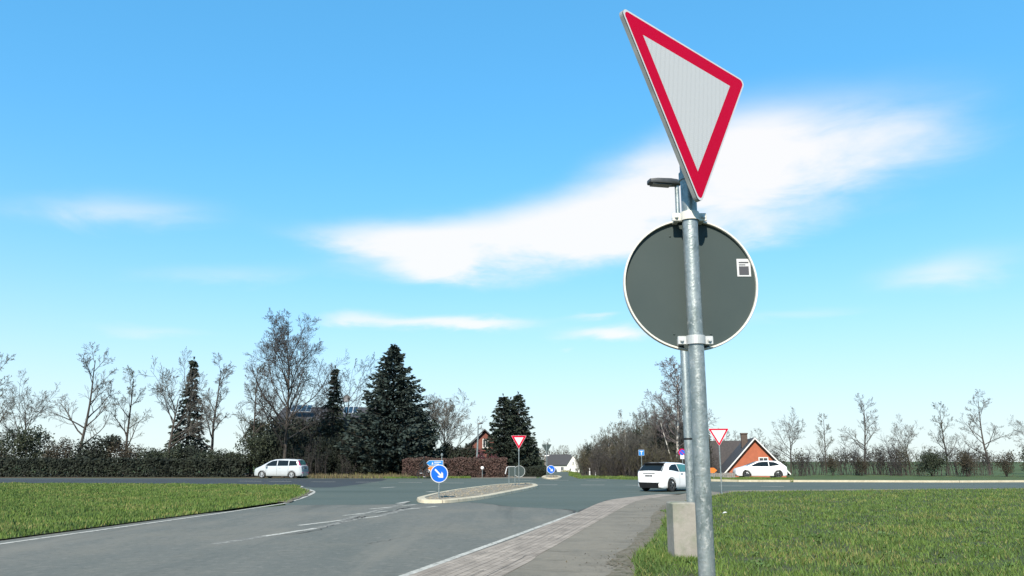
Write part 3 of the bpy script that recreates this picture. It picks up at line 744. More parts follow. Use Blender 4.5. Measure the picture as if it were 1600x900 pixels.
# ================================================================== SMALLER SIGNS
def arrow_poly(s):
    """arrow pointing along +x, unit length about 2s"""
    return [(-.95 * s, -.13 * s), (.32 * s, -.13 * s), (.05 * s, -.46 * s), (.42 * s, -.46 * s), (.92 * s, 0), (.42 * s, .46 * s), (.05 * s, .46 * s), (.32 * s, .13 * s), (-.95 * s, .13 * s)]
def keep_right(name, loc, zc, r, label, rz=0.0, top=None):
    t = thing(name, label, 'traffic sign', loc, rz)
    m = MB(); m.tube([(0, .03, -.1), (0, .03, top or zc + r * .8)], .028, 12); sharp(m.build('pole', M_GALV, t))
    Mp = Matrix.Translation((0, 0, zc)) @ Matrix.Rotation(R(90), 4, 'X')
    m = MB(); m.lathe([(0, -.004), (r, -.004), (r, .0), (r * .93, .002), (0, .002)], 40, Mp); d = m.build('disc', M_SIGNW, t)
    m = MB(); m.lathe([(0, .0035), (r * .925, .0035)], 40, Mp); m.build('blue_field', M_BLUE, d)
    m = MB(); m.prism(arrow_poly(r * .72), .005, .0055, Mp @ Matrix.Rotation(R(-45), 4, 'Z')); m.build('arrow', M_SIGNW, d)
    m = MB(); m.lathe([(r, -.012), (r + .006, -.012), (r + .006, .001), (r, .001)], 40, Mp); m.build('rim', M_ALU, d)
    for k_ in (.5, -.5): m = MB(); m.box((0, .030, zc + r * k_), (.11, .045, .03)); m.build('clamp', M_GALV, t)
    return t
q = G(685.5, 777.5, .14); zc = at(685, 740, q.y).z
keep_right('keep_right_sign', (q.x, q.y, .12), zc - .12, .345, 'large blue disc with white diagonal arrow on the near tip of the long island')
q = G(861, 746.0, .14); zc = at(860, 733.4, q.y).z
k2 = keep_right('keep_right_sign', (q.x, q.y, .12), zc - .12, .335, 'small far blue arrow disc on the little oval island before the white houses')
# second post on that island carrying the back of a triangular sign
q = G(859.5, 745.5, .14); zt = at(859, 694, q.y + .4).z; zb = at(859, 706, q.y + .4).z
fy = thing('yield_sign_post', 'grey back of a triangular sign on a thin post beside the far blue disc', 'traffic sign', (q.x - .25, q.y + .4, .12))
m = MB(); m.tube([(0, -.03, -.1), (0, -.03, zt - .1)], .03, 10); m.build('pole', M_GALV, fy)
Mf = plate_frame((0, .0, zt - .12 - .27), R(180), 0, 0); yield_plate(fy, Mf, .88, .6, False)

def yield_post(loc, ztop, side, label, rz=0.0, inn=.60):
    t = thing('yield_sign_post', label, 'traffic sign', loc, rz)
    m = MB(); m.tube([(0, .045, -.1), (0, .045, ztop - loc[2] + .03)], .030, 12); sharp(m.build('pole', M_GALV, t))
    h = side * math.sqrt(3) / 2
    yield_plate(t, plate_frame((0, 0, ztop - loc[2] - h / 3), 0, 0, 0), side, side * inn, False)
    for k_ in (.1, .45): m = MB(); m.box((0, .03, ztop - loc[2] - k_), (.14, .05, .035)); m.build('clamp', M_GALV, t)
    return t
q = G(810.8, 757.5, .14); zt = at(810, 680.5, q.y).z
iy = yield_post((q.x, q.y, .12), zt, .93, 'yield sign on the long gravel island, above a small grey disc on the same post')
zc = at(812, 736.5, q.y).z - .12
Mp = Matrix.Translation((.03, .09, zc)) @ Matrix.Rotation(R(90), 4, 'X')
m = MB(); m.lathe([(0, .0), (.315, .0)], 36, Mp); ds = m.build('disc', M_BACK, iy)
m = MB(); m.lathe([(.312, .001), (.315, .014), (.335, .014), (.335, -.006), (0, -.006)], 36, Mp); m.build('rim', M_ALU, ds)
m = MB(); m.tube([(0, .045, zt - .12 - .95), (0, .045, zt - .12 - .78)], .045, 12); m.build('sleeve', M_GALV, iy)
q = G(1128, 772, .05); zt = at(1126, 669.5, q.y).z
yield_post((q.x, q.y, .04), zt, .94, 'yield sign on a thin post in the grass, before the orange house', R(-12), .72)

# two-legged panel seen from behind on the island
q = G(799.5, 758.2, .14)
bp = thing('rear_facing_panel', 'dark rectangular panel on two posts seen from behind on the gravel island', 'traffic sign', (q.x, q.y, .12))
zt = at(800, 729, q.y).z - .12; zb_ = at(800, 744, q.y).z - .12
x0 = at(795.3, 757, q.y).x - q.x; x1 = at(804.6, 757, q.y).x - q.x
for x in (x0, x1):
    m = MB(); m.tube([(x, 0, -.1), (x, 0, zt)], .024, 10); m.build('post', M_GALV, bp)
m = MB(); m.box(((x0 + x1) / 2, .035, (zt + zb_) / 2), (x1 - x0 + .02, .01, zt - zb_)); pn = m.build('panel', M_BACK, bp)
m = MB(); m.box(((x0 + x1) / 2, .03, zt), (x1 - x0 + .06, .03, .03)); m.build('top_rail', M_ALU, pn)
m = MB(); m.tube([(x0 - .22, .02, zb_ + .12), (x0 - .12, .02, zt - .05), (x0 - .02, .02, zt)], [.03, .03, .015], 8); m.build('stay', M_SIGNW, bp)

# dead-end sign
q = G(1003.5, 748, 0)
de = thing('dead_end_sign', 'small square blue sign with a white T on a thin post before the woodland', 'traffic sign', (q.x, q.y, -.02))
zt = at(1003, 702.5, q.y).z; zb_ = at(1003, 711.5, q.y).z; zc = (zt + zb_) / 2; s_ = (zt - zb_)
m = MB(); m.tube([(0, .04, -.1), (0, .04, zt)], .032, 10); m.build('pole', M_GALV, de)
m = MB(); m.box((0, 0, zc), (s_, .008, s_), bevel=.003); pl = m.build('panel', M_SIGNW, de)
m = MB(); m.box((0, -.006, zc), (s_ * .93, .004, s_ * .93)); m.build('blue_field', M_BLUE2, pl)
m = MB(); m.box((0, -.010, zc - s_ * .10), (s_ * .15, .003, s_ * .52)); m.build('white_stem', M_SIGNW, pl)
m = MB(); m.box((0, -.010, zc + s_ * .23), (s_ * .56, .003, s_ * .14)); m.build('crossbar', M_SIGNW, pl)
# little no-stopping sign half hidden behind the lamp post
q = G(1068, 750, 0)
nsn = thing('stopping_ban_sign', 'small round red-rimmed sign over a white plate beside the birch trunk', 'traffic sign', (q.x, q.y, -.02))
zc = at(1067, 706.5, q.y).z; zp = at(1067, 713.5, q.y).z
m = MB(); m.tube([(0, .04, -.1), (0, .04, zc + .3)], .03, 10); m.build('pole', M_GALV, nsn)
Mp = Matrix.Translation((-.02, 0, zc)) @ Matrix.Rotation(R(90), 4, 'X')
m = MB(); m.lathe([(0, 0), (.30, 0)], 28, Mp); dd = m.build('disc', M_RED, nsn)
m = MB(); m.lathe([(0, .003), (.215, .003)], 28, Mp); m.build('blue_field', M_BLUE, dd)
m = MB(); m.box((-.02, -.006, zc), (.48, .004, .06), M=Matrix.Translation((-.02, 0, zc)) @ Matrix.Rotation(R(45), 4, 'Y') @ Matrix.Translation((.02, 0, -zc))); m.build('slash', M_RED, dd)
m = MB(); m.box((-.02, 0, zp), (.34, .006, .34)); m.build('plate', M_SIGNW, nsn)

def arrow_sign(name, pts_px, Y, base_m, dir_, label, legs=True, marks=True, loc=None):
    pass
# blue and orange direction panels across the junction
Yd = G(680, 747.5).y + .5
dx = at(680, 724, Yd).x
ds_ = thing('direction_sign', 'blue left-pointing direction sign over an orange one, half hidden behind the near blue disc', 'direction sign', (dx, Yd, -.02))
def dpanel(px0, py0, px1, py1, m_, nm, cut):
    a = at(px0, py0, Yd); b_ = at(px1, py1, Yd); x0, x1, z1, z0 = a.x - dx, b_.x - dx, a.z + .02, b_.z + .02; zc = (z0 + z1) / 2
    o = [(x0, zc), (x0 + cut, z1), (x1, z1), (x1, z0), (x0 + cut, z0)]
    Mx = Matrix.Translation((0, 0, 0)) @ Matrix.Rotation(R(90), 4, 'X')
    mm = MB(); mm.prism(o, 0, .03, Mx); p_ = mm.build(nm, M_SIGNW, ds_)
    k = .035; ins = [(x0 + k * 1.8, zc), (x0 + cut + k * .5, z1 - k), (x1 - k, z1 - k), (x1 - k, z0 + k), (x0 + cut + k * .5, z0 + k)]
    mm = MB(); mm.prism(ins, .031, .035, Mx); mm.build('colour_field', m_, p_)
    return p_, x0, x1, z0, z1
p_, x0, x1, z0, z1 = dpanel(665.5, 719.2, 692.5, 728.0, M_BLUE2, 'blue_panel', .28)
mm = MB(); w_ = x1 - x0; h_ = z1 - z0
mm.add([(x0 + w_ * .33, -.038, z0 + h_ * .25), (x0 + w_ * .44, -.038, z0 + h_ * .25), (x0 + w_ * .385, -.038, z0 + h_ * .75)], [(0, 1, 2)])
mm.box((x0 + w_ * .68, -.037, z0 + h_ * .66), (w_ * .40, .003, h_ * .15)); mm.box((x0 + w_ * .62, -.037, z0 + h_ * .32), (w_ * .28, .003, h_ * .13))
mm.build('lettering', M_SIGNW, p_)
p2, x0, x1, z0, z1 = dpanel(666, 728.8, 691, 737, M_ORANGE, 'orange_panel', .28)
for px in (676, 688.5):
    x = at(px, 735, Yd).x - dx; m = MB(); m.tube([(x, .05, -.1), (x, .05, at(px, 720.5, Yd).z)], .035, 10); m.build('post', M_GALV, ds_)
# tall pale post standing behind the sign
q = at(689.8, 746.5, Yd + 2); gp = thing('slim_post', 'slim pale post with a small cap rising behind the blue direction sign', 'post', (q.x, Yd + 2, -.02))
m = MB(); m.tube([(0, 0, -.1), (0, 0, at(690, 711.5, Yd + 2).z)], .045, 10); m.build('pole', M_GALV, gp)
m = MB(); m.lathe([(.05, 0), (.11, .02), (.12, .16), (.05, .24), (0, .25)], 12, Matrix.Translation((0, 0, at(690, 711.5, Yd + 2).z - .05))); m.build('cap', M_GALV, gp)
# orange arrow panel at the right by the fence
q = G(1116, 750); Yo = 67.0
a = at(1108, 730.5, Yo); b_ = at(1120.5, 738.6, Yo); cx = a.x
os_ = thing('orange_direction_sign', 'orange right-pointing direction sign in front of the grey board fence', 'direction sign', (cx, Yo, -.02))
w_ = b_.x - a.x; zc = (a.z + b_.z) / 2; h_ = a.z - b_.z
Mx = Matrix.Rotation(R(90), 4, 'X')
mm = MB(); mm.prism([(-.6, zc - h_ / 2), (w_ - .25, zc - h_ / 2), (w_, zc), (w_ - .25, zc + h_ / 2), (-.6, zc + h_ / 2)], 0, .03, Mx); p_ = mm.build('panel', M_ORANGE, os_)
for x in (-.35, .35): m = MB(); m.tube([(x, .05, -.1), (x, .05, zc + h_ / 2 - .02)], .03, 8); m.build('post', M_GALV, os_)
# roadside marker posts
def marker(px, py, ptop, label):
    q = G(px, py, -.02); H = at(px, ptop, q.y).z
    t = thing('marker_post', label, 'marker post', (q.x, q.y, -.02), R(-10)); w_ = .06
    m = MB(); m.prism([(-w_, -.03), (w_, -.03), (w_ * .4, .05), (-w_ * .4, .05)], -.05, H); m.build('body', M_SIGNW, t)
    m = MB(); m.box((0, -.034, H * .78), (w_ * 2.05, .02, .22), M=Matrix.Rotation(0, 4, 'Y')); b_ = m.build('black_band', M_BLACK, t)
    m = MB(); m.box((0, -.046, H * .78), (w_, .004, .14)); m.build('reflector', M_SIGNW, b_)
marker(930.5, 745.6, 735.2, 'white roadside marker post with black band on the verge beyond the junction')
marker(921.5, 743.4, 731.0, 'smaller white marker post further back at the woodland edge')
# slim lamp behind
q = G(744, 745.5); H = at(748, 662, q.y).z
sl = thing('street_lamp', 'slim pale street lamp rising in front of the brown hedge and brick gable', 'street lamp', (q.x, q.y, -.02))
m = MB(); tx = at(747.5, 664, q.y).x - q.x; m.tube([(0, 0, -.1), (tx * .6, 0, H * .6), (tx, 0, H)], [.10, .085, .06], 10); m.build('pole', M_GALV, sl)
m = MB(); m.tube([(tx - .05, 0, H), (tx + .2, 0, H + .06), (tx + .42, 0, H + .06)], [.06, .09, .05], 8); m.build('lamp_head', M_LAMP, sl)
q = G(852, 741); H = at(852, 712.5, q.y).z
sl = thing('street_lamp', 'far dark lamp post left of the oval island in front of the bare treetops', 'street lamp', (q.x, q.y, -.02))
m = MB(); m.tube([(0, 0, -.1), (0, 0, H)], [.10, .07], 8); m.build('pole', M_FENCE, sl)
m = MB(); m.tube([(-.05, 0, H), (.45, 0, H + .08)], [.09, .07], 8); m.build('lamp_head', M_SIGNW, sl)
# globe lamp and gate pillar by the hedge
q = G(753.5, 746); H = at(753.5, 731, q.y).z
gl = thing('globe_lamp', 'small white globe lamp on a short post before the brown hedge', 'garden lamp', (q.x, q.y, -.02))
m = MB(); m.tube([(0, 0, -.05), (0, 0, H - .1)], .03, 8); m.build('pole', M_GALV, gl)
m = MB(); m.lathe([(0, -.17), (.1, -.14), (.17, 0), (.12, .13), (0, .17)], 14, Matrix.Translation((0, 0, H))); m.build('globe', M_GLOBE, gl, True)
q = G(776, 745.6)
gt = thing('gate_pillar', 'weathered sandstone gate pillar at the end of the brown hedge', 'gate pillar', (q.x, q.y, -.02))
H = at(776, 728.3, q.y).z; w_ = at(778.3, 740, q.y).x - at(773.5, 740, q.y).x
m = MB(); m.box((0, 0, H / 2), (w_, w_, H), R(8), bevel=.03); m.build('shaft', M_STONE, gt)
m = MB(); m.box((0, 0, .12), (w_ * 1.35, w_ * 1.35, .26), R(8), bevel=.03); m.build('foot', M_STONE, gt)

# ================================================================== VEHICLES
def lerp_tab(tab, x): return float(np.interp(x, [a for a, _ in tab], [b for _, b in tab]))
def make_car(name, label, spec, group=None):
    t = thing(name, label, spec.get('cat', 'car'), group=group)
    zt, zb, hw = spec['top'], spec['bot'], spec['half']; belt, hroof, tumble = spec['belt'], spec['roof'], spec['tumble']
    xs = sorted(set([a for a, _ in zt] + [a for a, _ in zb] + [a for a, _ in hw] + list(np.linspace(zt[0][0], zt[-1][0], 26))))
    xs = [x for i, x in enumerate(xs) if i == 0 or x - xs[i - 1] > .004]
    def half(x, z):
        w_ = lerp_tab(hw, x); k = max(0, (z - belt) / (hroof - belt)); low = max(0, (.45 - z) / .45)
        return w_ * (1 - tumble * k ** 1.1) * (1 - .05 * low)
    rowz = [0, .05, .14, .3, .5, .7, .85, .94, .985, 1]
    V = []; n_ = 0
    for x in xs:
        a, b_ = lerp_tab(zb, x), lerp_tab(zt, x); ring = [(0, a)]
        for s_ in rowz:
            z = a + (b_ - a) * s_; y = half(x, z)
            edge = .0 if s_ < .9 else .10 * ((s_ - .9) / .1) ** 2
            if s_ < .06: edge = .05 * (1 - s_ / .06)
            ring.append((y * (1 - edge), z))
        yr, zr = ring[-1]
        for f_, dz in ((.75, .008), (.4, .022), (0, .03)): ring.append((yr * f_, zr + dz))
        ring = ring[:]
        full = [(x, y, z) for y, z in ring] + [(x, -y, z) for y, z in reversed(ring[1:-1])]
        n_ = len(full); V += full
    b = MB(); ns = len(xs)
    b.add(V, [(i * n_ + k, (i + 1) * n_ + k, (i + 1) * n_ + (k + 1) % n_, i * n_ + (k + 1) % n_) for i in range(ns - 1) for k in range(n_)] + [tuple(range(n_)), tuple((ns - 1) * n_ + k for k in reversed(range(n_)))])
    body = sharp(b.build('body', spec['paint'], t), 40)
    def side_patch(nm, poly, m_, parent=body, off=.012, both=True):
        for s_ in ((-1, 1) if both else (-1,)):
            q_ = MB(); pts = [(x, s_ * (half(x, z) + off), z) for x, z in poly]
            q_.add(pts, [tuple(range(len(pts))) if s_ < 0 else tuple(reversed(range(len(pts))))])
            o = q_.build(nm, m_, parent)
    def xz(z, rear=True):        # x of the rear (or front) surface at height z
        prof = [p for p in zt if (p[0] < -.9 if rear else p[0] > .1)]
        prof = sorted(prof, key=lambda p: p[1]); return float(np.interp(z, [p[1] for p in prof], [p[0] for p in prof]))
    def end_patch(nm, poly, m_, rear=True, off=.022, parent=body):
        q_ = MB(); s_ = -1 if rear else 1; (y0, z0), (_, _), (y1, z1), _ = [(abs(p[0]), p[1]) for p in poly]
        fr = (-1, -.75, -.4, 0, .4, .75, 1); cr = (.004, .010, .022, .03, .022, .010, .004); V_ = []
        for yy, zz in ((y0, z0), ((y0 + y1) / 2, (z0 + z1) / 2), (y1, z1)): V_ += [(xz(zz, rear) + s_ * off, yy * f_, zz + c_) for f_, c_ in zip(fr, cr)]
        F_ = [(r_ * 7 + k, r_ * 7 + k + 1, (r_ + 1) * 7 + k + 1, (r_ + 1) * 7 + k) for r_ in (0, 1) for k in range(6)]
        q_.add(V_, F_); return q_.build(nm, m_, parent)
    if not spec.get('plain'):
        for i, poly in enumerate(spec['side_glass']): side_patch('side_window', poly, spec['glass_mats'][i])
    else:
        for poly in spec['side_glass']: side_patch('side_window', poly, M_GLASS)
    end_patch('rear_window', spec['rear_glass'], spec.get('rear_mat', M_GLASS)); end_patch('windscreen', spec['front_glass'], M_GLASS, False)
    if 'tail' in spec:
        for s_ in (-1, 1):
            q_ = MB(); pts = []
            for x, z, o_ in spec['tail']: pts.append((x - .012, s_ * (half(x, z) * (1 - o_) + .012 * (o_ == 0)), z))
            q_.add(pts, [tuple(range(len(pts)))]); q_.build('tail_lamp', M_TAIL if spec.get('tailred', True) else M_ALU, body)
    if not spec.get('plain'):
        xr = zt[0][0]
        zp = spec['plate']
        q_ = MB(); q_.box((xz(zp) - .012, 0, zp), (.02, .52, .115), bevel=.004); pl = q_.build('number_plate', M_PLATE, t)
        for k_, w_ in ((-.20, .04), (-.15, .04), (-.08, .03), (0, .045), (.06, .045), (.13, .04), (.185, .04)): q_ = MB(); q_.box((xz(zp) - .0235, k_, zp), (.002, w_, .06)); q_.build('plate_lettering', M_INK, pl)
        q_ = MB(); q_.box((xz(zp + .12) - .012, 0, zp + .12), (.03, spec.get('strip', .8), .035), bevel=.006); q_.build('tailgate_strip', spec.get('strip_mat', M_LAMP), t)
        q_ = MB(); q_.lathe([(0, .012), (.045, .01), (.05, 0)], 14, Matrix.Translation((xz(zp + .2) - .01, 0, zp + .2)) @ Matrix.Rotation(R(-90), 4, 'Y') @ Matrix.Diagonal((.6, 1, 1, 1))); q_.build('badge', M_CHROME, t)
        q_ = MB(); q_.tube([(.02, -.60, .30), (xr - .02, -.52, .30)], .01, 6) if False else None
        # lower bumper insert
        yb = lerp_tab(hw, xr + .08) * spec.get('insert', .86)
        q_ = MB(); q_.add([(xr - .02, -yb * .86, .19), (xr - .02, yb * .86, .19), (xr - .035, yb, .46), (xr - .035, -yb, .46), (xr + .25, -yb * .9, .17), (xr + .25, yb * .9, .17), (xr + .25, yb * 1.02, .43), (xr + .25, -yb * 1.02, .43)],
                          [(0, 3, 2, 1), (0, 1, 5, 4), (3, 7, 6, 2), (0, 4, 7, 3), (1, 2, 6, 5)])
        q_.build('rear_insert', M_BLACK if spec.get('sport') else spec['paint'], t)
        for s_ in (-1, 1):
            q_ = MB(); q_.box((xr - .015, s_ * yb * .93, .47), (.05, .22, .05), s_ * R(-22), bevel=.01); q_.build('reflector', M_ALU if spec.get('sport') else M_TAIL, t)
            xm = spec['mirror']; q_ = MB(); q_.box((xm, s_ * (half(xm, 1.0) + .11), 1.02), (.16, .20, .14), s_ * R(-10), bevel=.035); q_.build('mirror', spec['paint'], t)
            xh = spec['handle']; q_ = MB(); q_.box((xh, s_ * (half(xh, .88) + .014), .88), (.19, .03, .035), bevel=.01); q_.build('door_handle', spec.get('handle_mat', M_BLACK), t)
            # door shut lines
            for xd in spec['seams']:
                q_ = MB(); pts = [(xd, z) for z in np.linspace(.32, belt, 6)]
                L_ = [(x + d_, s_ * (half(x, z) + .004), z) for x, z in pts for d_ in (-.006, .006)]
                q_.add(L_, [(2 * i, 2 * i + 1, 2 * i + 3, 2 * i + 2) for i in range(5)]); q_.build('door_gap', M_BLACK, body)
        if spec.get('spoiler'):
            zs = hroof - .085; xs_ = xz(zs)
            q_ = MB(); q_.add([(xs_ + .10, -.60, zs + .06), (xs_ + .10, .60, zs + .06), (xs_ - .24, .64, zs + .05), (xs_ - .24, -.64, zs + .05), (xs_ + .08, -.60, zs - .01), (xs_ + .08, .60, zs - .01), (xs_ - .23, .64, zs - .02), (xs_ - .23, -.64, zs - .02)],
                              [(0, 3, 2, 1), (4, 5, 6, 7), (3, 7, 6, 2), (0, 4, 7, 3), (1, 2, 6, 5)]); q_.build('spoiler', M_BLACK, t)
            q_ = MB(); q_.add([(xs_ + .06, -.16, zs + .066), (xs_ + .06, .40, zs + .066), (xs_ - .16, .38, zs + .056), (xs_ - .16, -.16, zs + .056)], [(0, 3, 2, 1)]); q_.build('spoiler_top', spec['paint'], t)
    wr = spec['wr']
    for xw in spec['axles']:
        for s_ in (-1, 1):
            w0 = lerp_tab(hw, xw)
            Mw = Matrix.Translation((xw, s_ * (w0 - .10), wr)) @ Matrix.Rotation(R(-90 * s_), 4, 'X')
            q_ = MB(); q_.lathe([(0, .095), (wr + .05, .095), (wr + .05, .106), (wr + .02, .106)], 28, Mw)
            q_.v = [(x, y, max(z, .20)) for x, y, z in q_.v]; q_.build('wheel_arch', M_BLACK, body)
            q_ = MB(); q_.lathe([(wr * .62, -.11), (wr * .94, -.11), (wr, -.08), (wr, .085), (wr * .95, .112), (wr * .66, .118), (wr * .62, .10)], 28, Mw); wh = sharp(q_.build('wheel', M_TYRE, t), 50)
            q_ = MB(); q_.lathe([(wr * .66, .117), (wr * .60, .112), (wr * .57, .08), (0, .075)], 28, Mw); q_.build('rim', M_BLACK if spec.get('sport') else M_LAMP, wh)
            q_ = MB()
            for k_ in range(5):
                Ms = Mw @ Matrix.Rotation(2 * math.pi * k_ / 5 + .3, 4, 'Z'); q_.box((wr * .32, 0, .10), (wr * .58, wr * .16, .02), M=Ms)
            q_.lathe([(0, .115), (.06, .112), (.065, .09)], 12, Mw); q_.lathe([(wr * .66, .119), (wr * .58, .116), (wr * .57, .10)], 24, Mw)
            q_.build('spokes', spec['alloy'], wh)
    return t
HATCH = dict(paint=M_WPAINT, belt=.96, roof=1.47, tumble=.31, wr=.335, axles=(-1.33, 1.31), sport=True, spoiler=True, alloy=M_LAMP,
    top=[(-2.17, .62), (-2.155, .74), (-2.12, .95), (-2.03, 1.01), (-1.60, 1.36), (-1.46, 1.395), (-.7, 1.44), (.0, 1.42), (.36, 1.35), (1.22, .99), (1.32, .96), (1.95, .80), (2.12, .66), (2.17, .52)],
    bot=[(-2.17, .34), (-2.1, .22), (-1.9, .18), (1.9, .18), (2.1, .22), (2.17, .34)],
    half=[(-2.17, .66), (-2.12, .76), (-2.0, .84), (-1.7, .905), (-1.3, .925), (1.3, .925), (1.8, .87), (2.05, .74), (2.17, .55)],
    side_glass=[[(-1.50, 1.08), (-.62, 1.0), (-.62, 1.37), (-1.05, 1.34), (-1.36, 1.22)], [(-.56, 1.0), (1.0, .99), (.62, 1.17), (.26, 1.32), (-.1, 1.365), (-.56, 1.375)]], glass_mats=[M_GLASS, M_GLASS_T],
    rear_glass=[(-.80, 1.02), (.80, 1.02), (.67, 1.36), (-.67, 1.36)], front_glass=[(-.66, 1.03), (.66, 1.03), (.54, 1.36), (-.54, 1.36)],
    tail=[(-2.04, .98, 0), (-1.78, 1.20, 0), (-1.62, 1.31, 0), (-1.74, 1.27, .08), (-2.04, 1.02, .09)], tailred=False, plate=.79, strip=.80, strip_mat=M_BLACK, mirror=.72, handle=-.38, seams=(-.58, .78))
car = make_car('parked_car', 'white hatchback with black rear bumper insert and roof spoiler, partly behind the lamp post', HATCH)
car.name = 'hatchback_car'
VAN = dict(paint=M_SPAINT, belt=1.02, roof=1.64, tumble=.22, wr=.315, axles=(-1.35, 1.35), alloy=M_ALLOY, rear_mat=M_GLASS_T,
    top=[(-2.23, .62), (-2.20, .78), (-2.16, 1.02), (-2.02, 1.12), (-1.80, 1.54), (-1.66, 1.59), (-.6, 1.64), (.3, 1.60), (.7, 1.48), (1.5, 1.04), (1.6, 1.0), (2.05, .82), (2.18, .66), (2.23, .5)],
    bot=[(-2.23, .36), (-2.15, .24), (-1.9, .2), (1.9, .2), (2.15, .24), (2.23, .34)],
    half=[(-2.23, .72), (-2.15, .80), (-2.0, .86), (-1.6, .89), (1.4, .89), (1.9, .84), (2.1, .72), (2.23, .55)],
    side_glass=[[(-1.82, 1.10), (-1.05, 1.08), (-1.05, 1.50), (-1.70, 1.48)], [(-.98, 1.08), (-.02, 1.07), (-.02, 1.53), (-.98, 1.51)], [(.05, 1.07), (1.15, 1.05), (.85, 1.28), (.5, 1.47), (.05, 1.53)]], glass_mats=[M_GLASS, M_GLASS, M_GLASS],
    rear_glass=[(-.70, 1.13), (.70, 1.13), (.62, 1.52), (-.62, 1.52)], front_glass=[(-.66, 1.08), (.66, 1.08), (.56, 1.46), (-.56, 1.46)],
    tail=[(-2.16, .90, 0), (-1.98, .90, 0), (-1.92, 1.25, 0), (-1.80, 1.53, 0), (-1.86, 1.50, .10), (-2.05, 1.12, .14), (-2.17, .95, .10)], plate=.84, strip=.6, mirror=.95, handle=-.25, handle_mat=M_SPAINT, seams=(-1.02, .02, 1.0))
van = make_car('estate_car', 'silver-white people carrier with tall red tail lamps driving left along the crossing road', VAN)
def simple(spec, paint): s_ = dict(spec); s_['paint'] = paint; s_['plain'] = True; return s_
dcar = make_car('parked_car', 'dark blue car far down the side road in front of the white house', simple(HATCH, M_BPAINT))
wcar = make_car('parked_car', 'white car parked by the orange house at the right edge', simple(HATCH, M_WPAINT))
gcar = make_car('parked_car', 'pale car whose roof shows above the dark hedge left of the oval island', simple(HATCH, M_SPAINT))
q = G(1043, 768); HEAD = R(44)
# place the hatchback so that its rear right wheel stands at the pixel of the photograph
def put_car(t, px, py, head, ref):
    q = G(px, py); c_, s_ = math.cos(head), math.sin(head)
    t.location = (q.x - (ref[0] * c_ - ref[1] * s_), q.y - (ref[0] * s_ + ref[1] * c_), 0.003); t.rotation_euler = (0, 0, head)
put_car(car, 1050.5, 768.5, HEAD, (-1.25, -.86)); car.scale = (.94, .93, 1.0)
put_car(van, 455, 747.6, R(180 - 8), (-1.35, .89))
put_car(wcar, 1151, 748.0, R(178), (2.1, .5)); 
wcar.location.z = .05
dcar.location = (at(862, 735, 150).x, 150, dip(150) + .02); dcar.rotation_euler.z = R(84)
gcar.location = (at(845, 735, 140).x, 140, dip(140) - .02); gcar.rotation_euler.z = R(62)

# ================================================================== HOUSES
def gable_house(name, label, loc, rz, w, d, eave, ridge, wall, roof, windows=(), over=.4, chimney=None, trim=None, cat='house', door=None):
    """gable end of width w faces local -y; ridge runs along y"""
    t = thing(name, label, cat, loc, rz)
    m = MB(); P = [(-w / 2, -.4), (w / 2, -.4), (w / 2, eave), (0, ridge - .05), (-w / 2, eave)]
    m.prism(P, -d, 0, Matrix.Rotation(R(90), 4, 'X')); wl_ = m.build('wall', wall, t)
    sl = (ridge - eave) / (w / 2); m = MB()
    for s_ in (-1, 1):
        x1 = s_ * (w / 2 + over); z1 = eave - sl * over; th = .18
        q_ = [(0, ridge), (x1, z1), (x1, z1 + th), (0, ridge + th)]
        if s_ > 0: q_ = list(reversed(q_))
        m.prism(q_, -d - over, over, Matrix.Rotation(R(90), 4, 'X'))
    rf = m.build('roof', roof, t)
    if trim:
        for s_ in (-1, 1):
            m = MB(); x1 = s_ * (w / 2 + over); z1 = eave - sl * over
            q_ = [(0, ridge + .02), (x1, z1 + .02), (x1, z1 + .19), (0, ridge + .19)]
            m.prism(q_ if s_ < 0 else list(reversed(q_)), over + .003, over + .05, Matrix.Rotation(R(90), 4, 'X')); m.build('bargeboard', trim, rf)
    if chimney:
        cx, cy, cw, ch = chimney; m = MB(); m.box((cx, cy, ridge + ch / 2 - 1.2), (cw, cw, ch + 1.6)); m.box((cx, cy, ridge + ch - .35), (cw + .12, cw + .12, .12)); m.build('chimney', M_DBRICK, rf)
    for (face, u, z, ww, hh, pm_) in windows:
        Mx = Matrix.Translation((u, 0, z)) if face == 'f' else (Matrix.Translation((w / 2, u, z)) @ Matrix.Rotation(R(90), 4, 'Z') if face == 'r' else Matrix.Translation((-w / 2, u, z)) @ Matrix.Rotation(R(-90), 4, 'Z'))
        m = MB(); b_ = .09
        for c_, s2 in (((0, -.03, hh / 2 - b_ / 2), (ww, .07, b_)), ((0, -.03, -hh / 2 + b_ / 2), (ww, .07, b_)), ((-ww / 2 + b_ / 2, -.03, 0), (b_, .07, hh - 2 * b_)), ((ww / 2 - b_ / 2, -.03, 0), (b_, .07, hh - 2 * b_)), ((0, -.03, 0), (.06, .06, hh - 2 * b_))): m.box(c_, s2, M=Mx)
        wi = m.build('window', M_TRIM, t)
        m = MB(); m.box((0, -.012, 0), (ww - .1, .02, hh - .1), M=Mx); m.build('pane', pm_ or M_PANE, wi)
        m = MB(); m.box((0, -.08, -hh / 2 - .05), (ww + .16, .2, .06), M=Mx); m.build('sill', M_KERB, wi)
    if door:
        u, ww, hh = door; m = MB(); m.box((u, -.04, hh / 2), (ww, .09, hh)); dr = m.build('door', M_LAMP, t)
        m = MB(); m.box((u + ww * .36, -.1, hh * .5), (.05, .06, .16)); m.build('handle', M_ALU, dr)
    return t
def base_at(px, py, Y): q = at(px, py, Y); return (q.x, Y, -.03)
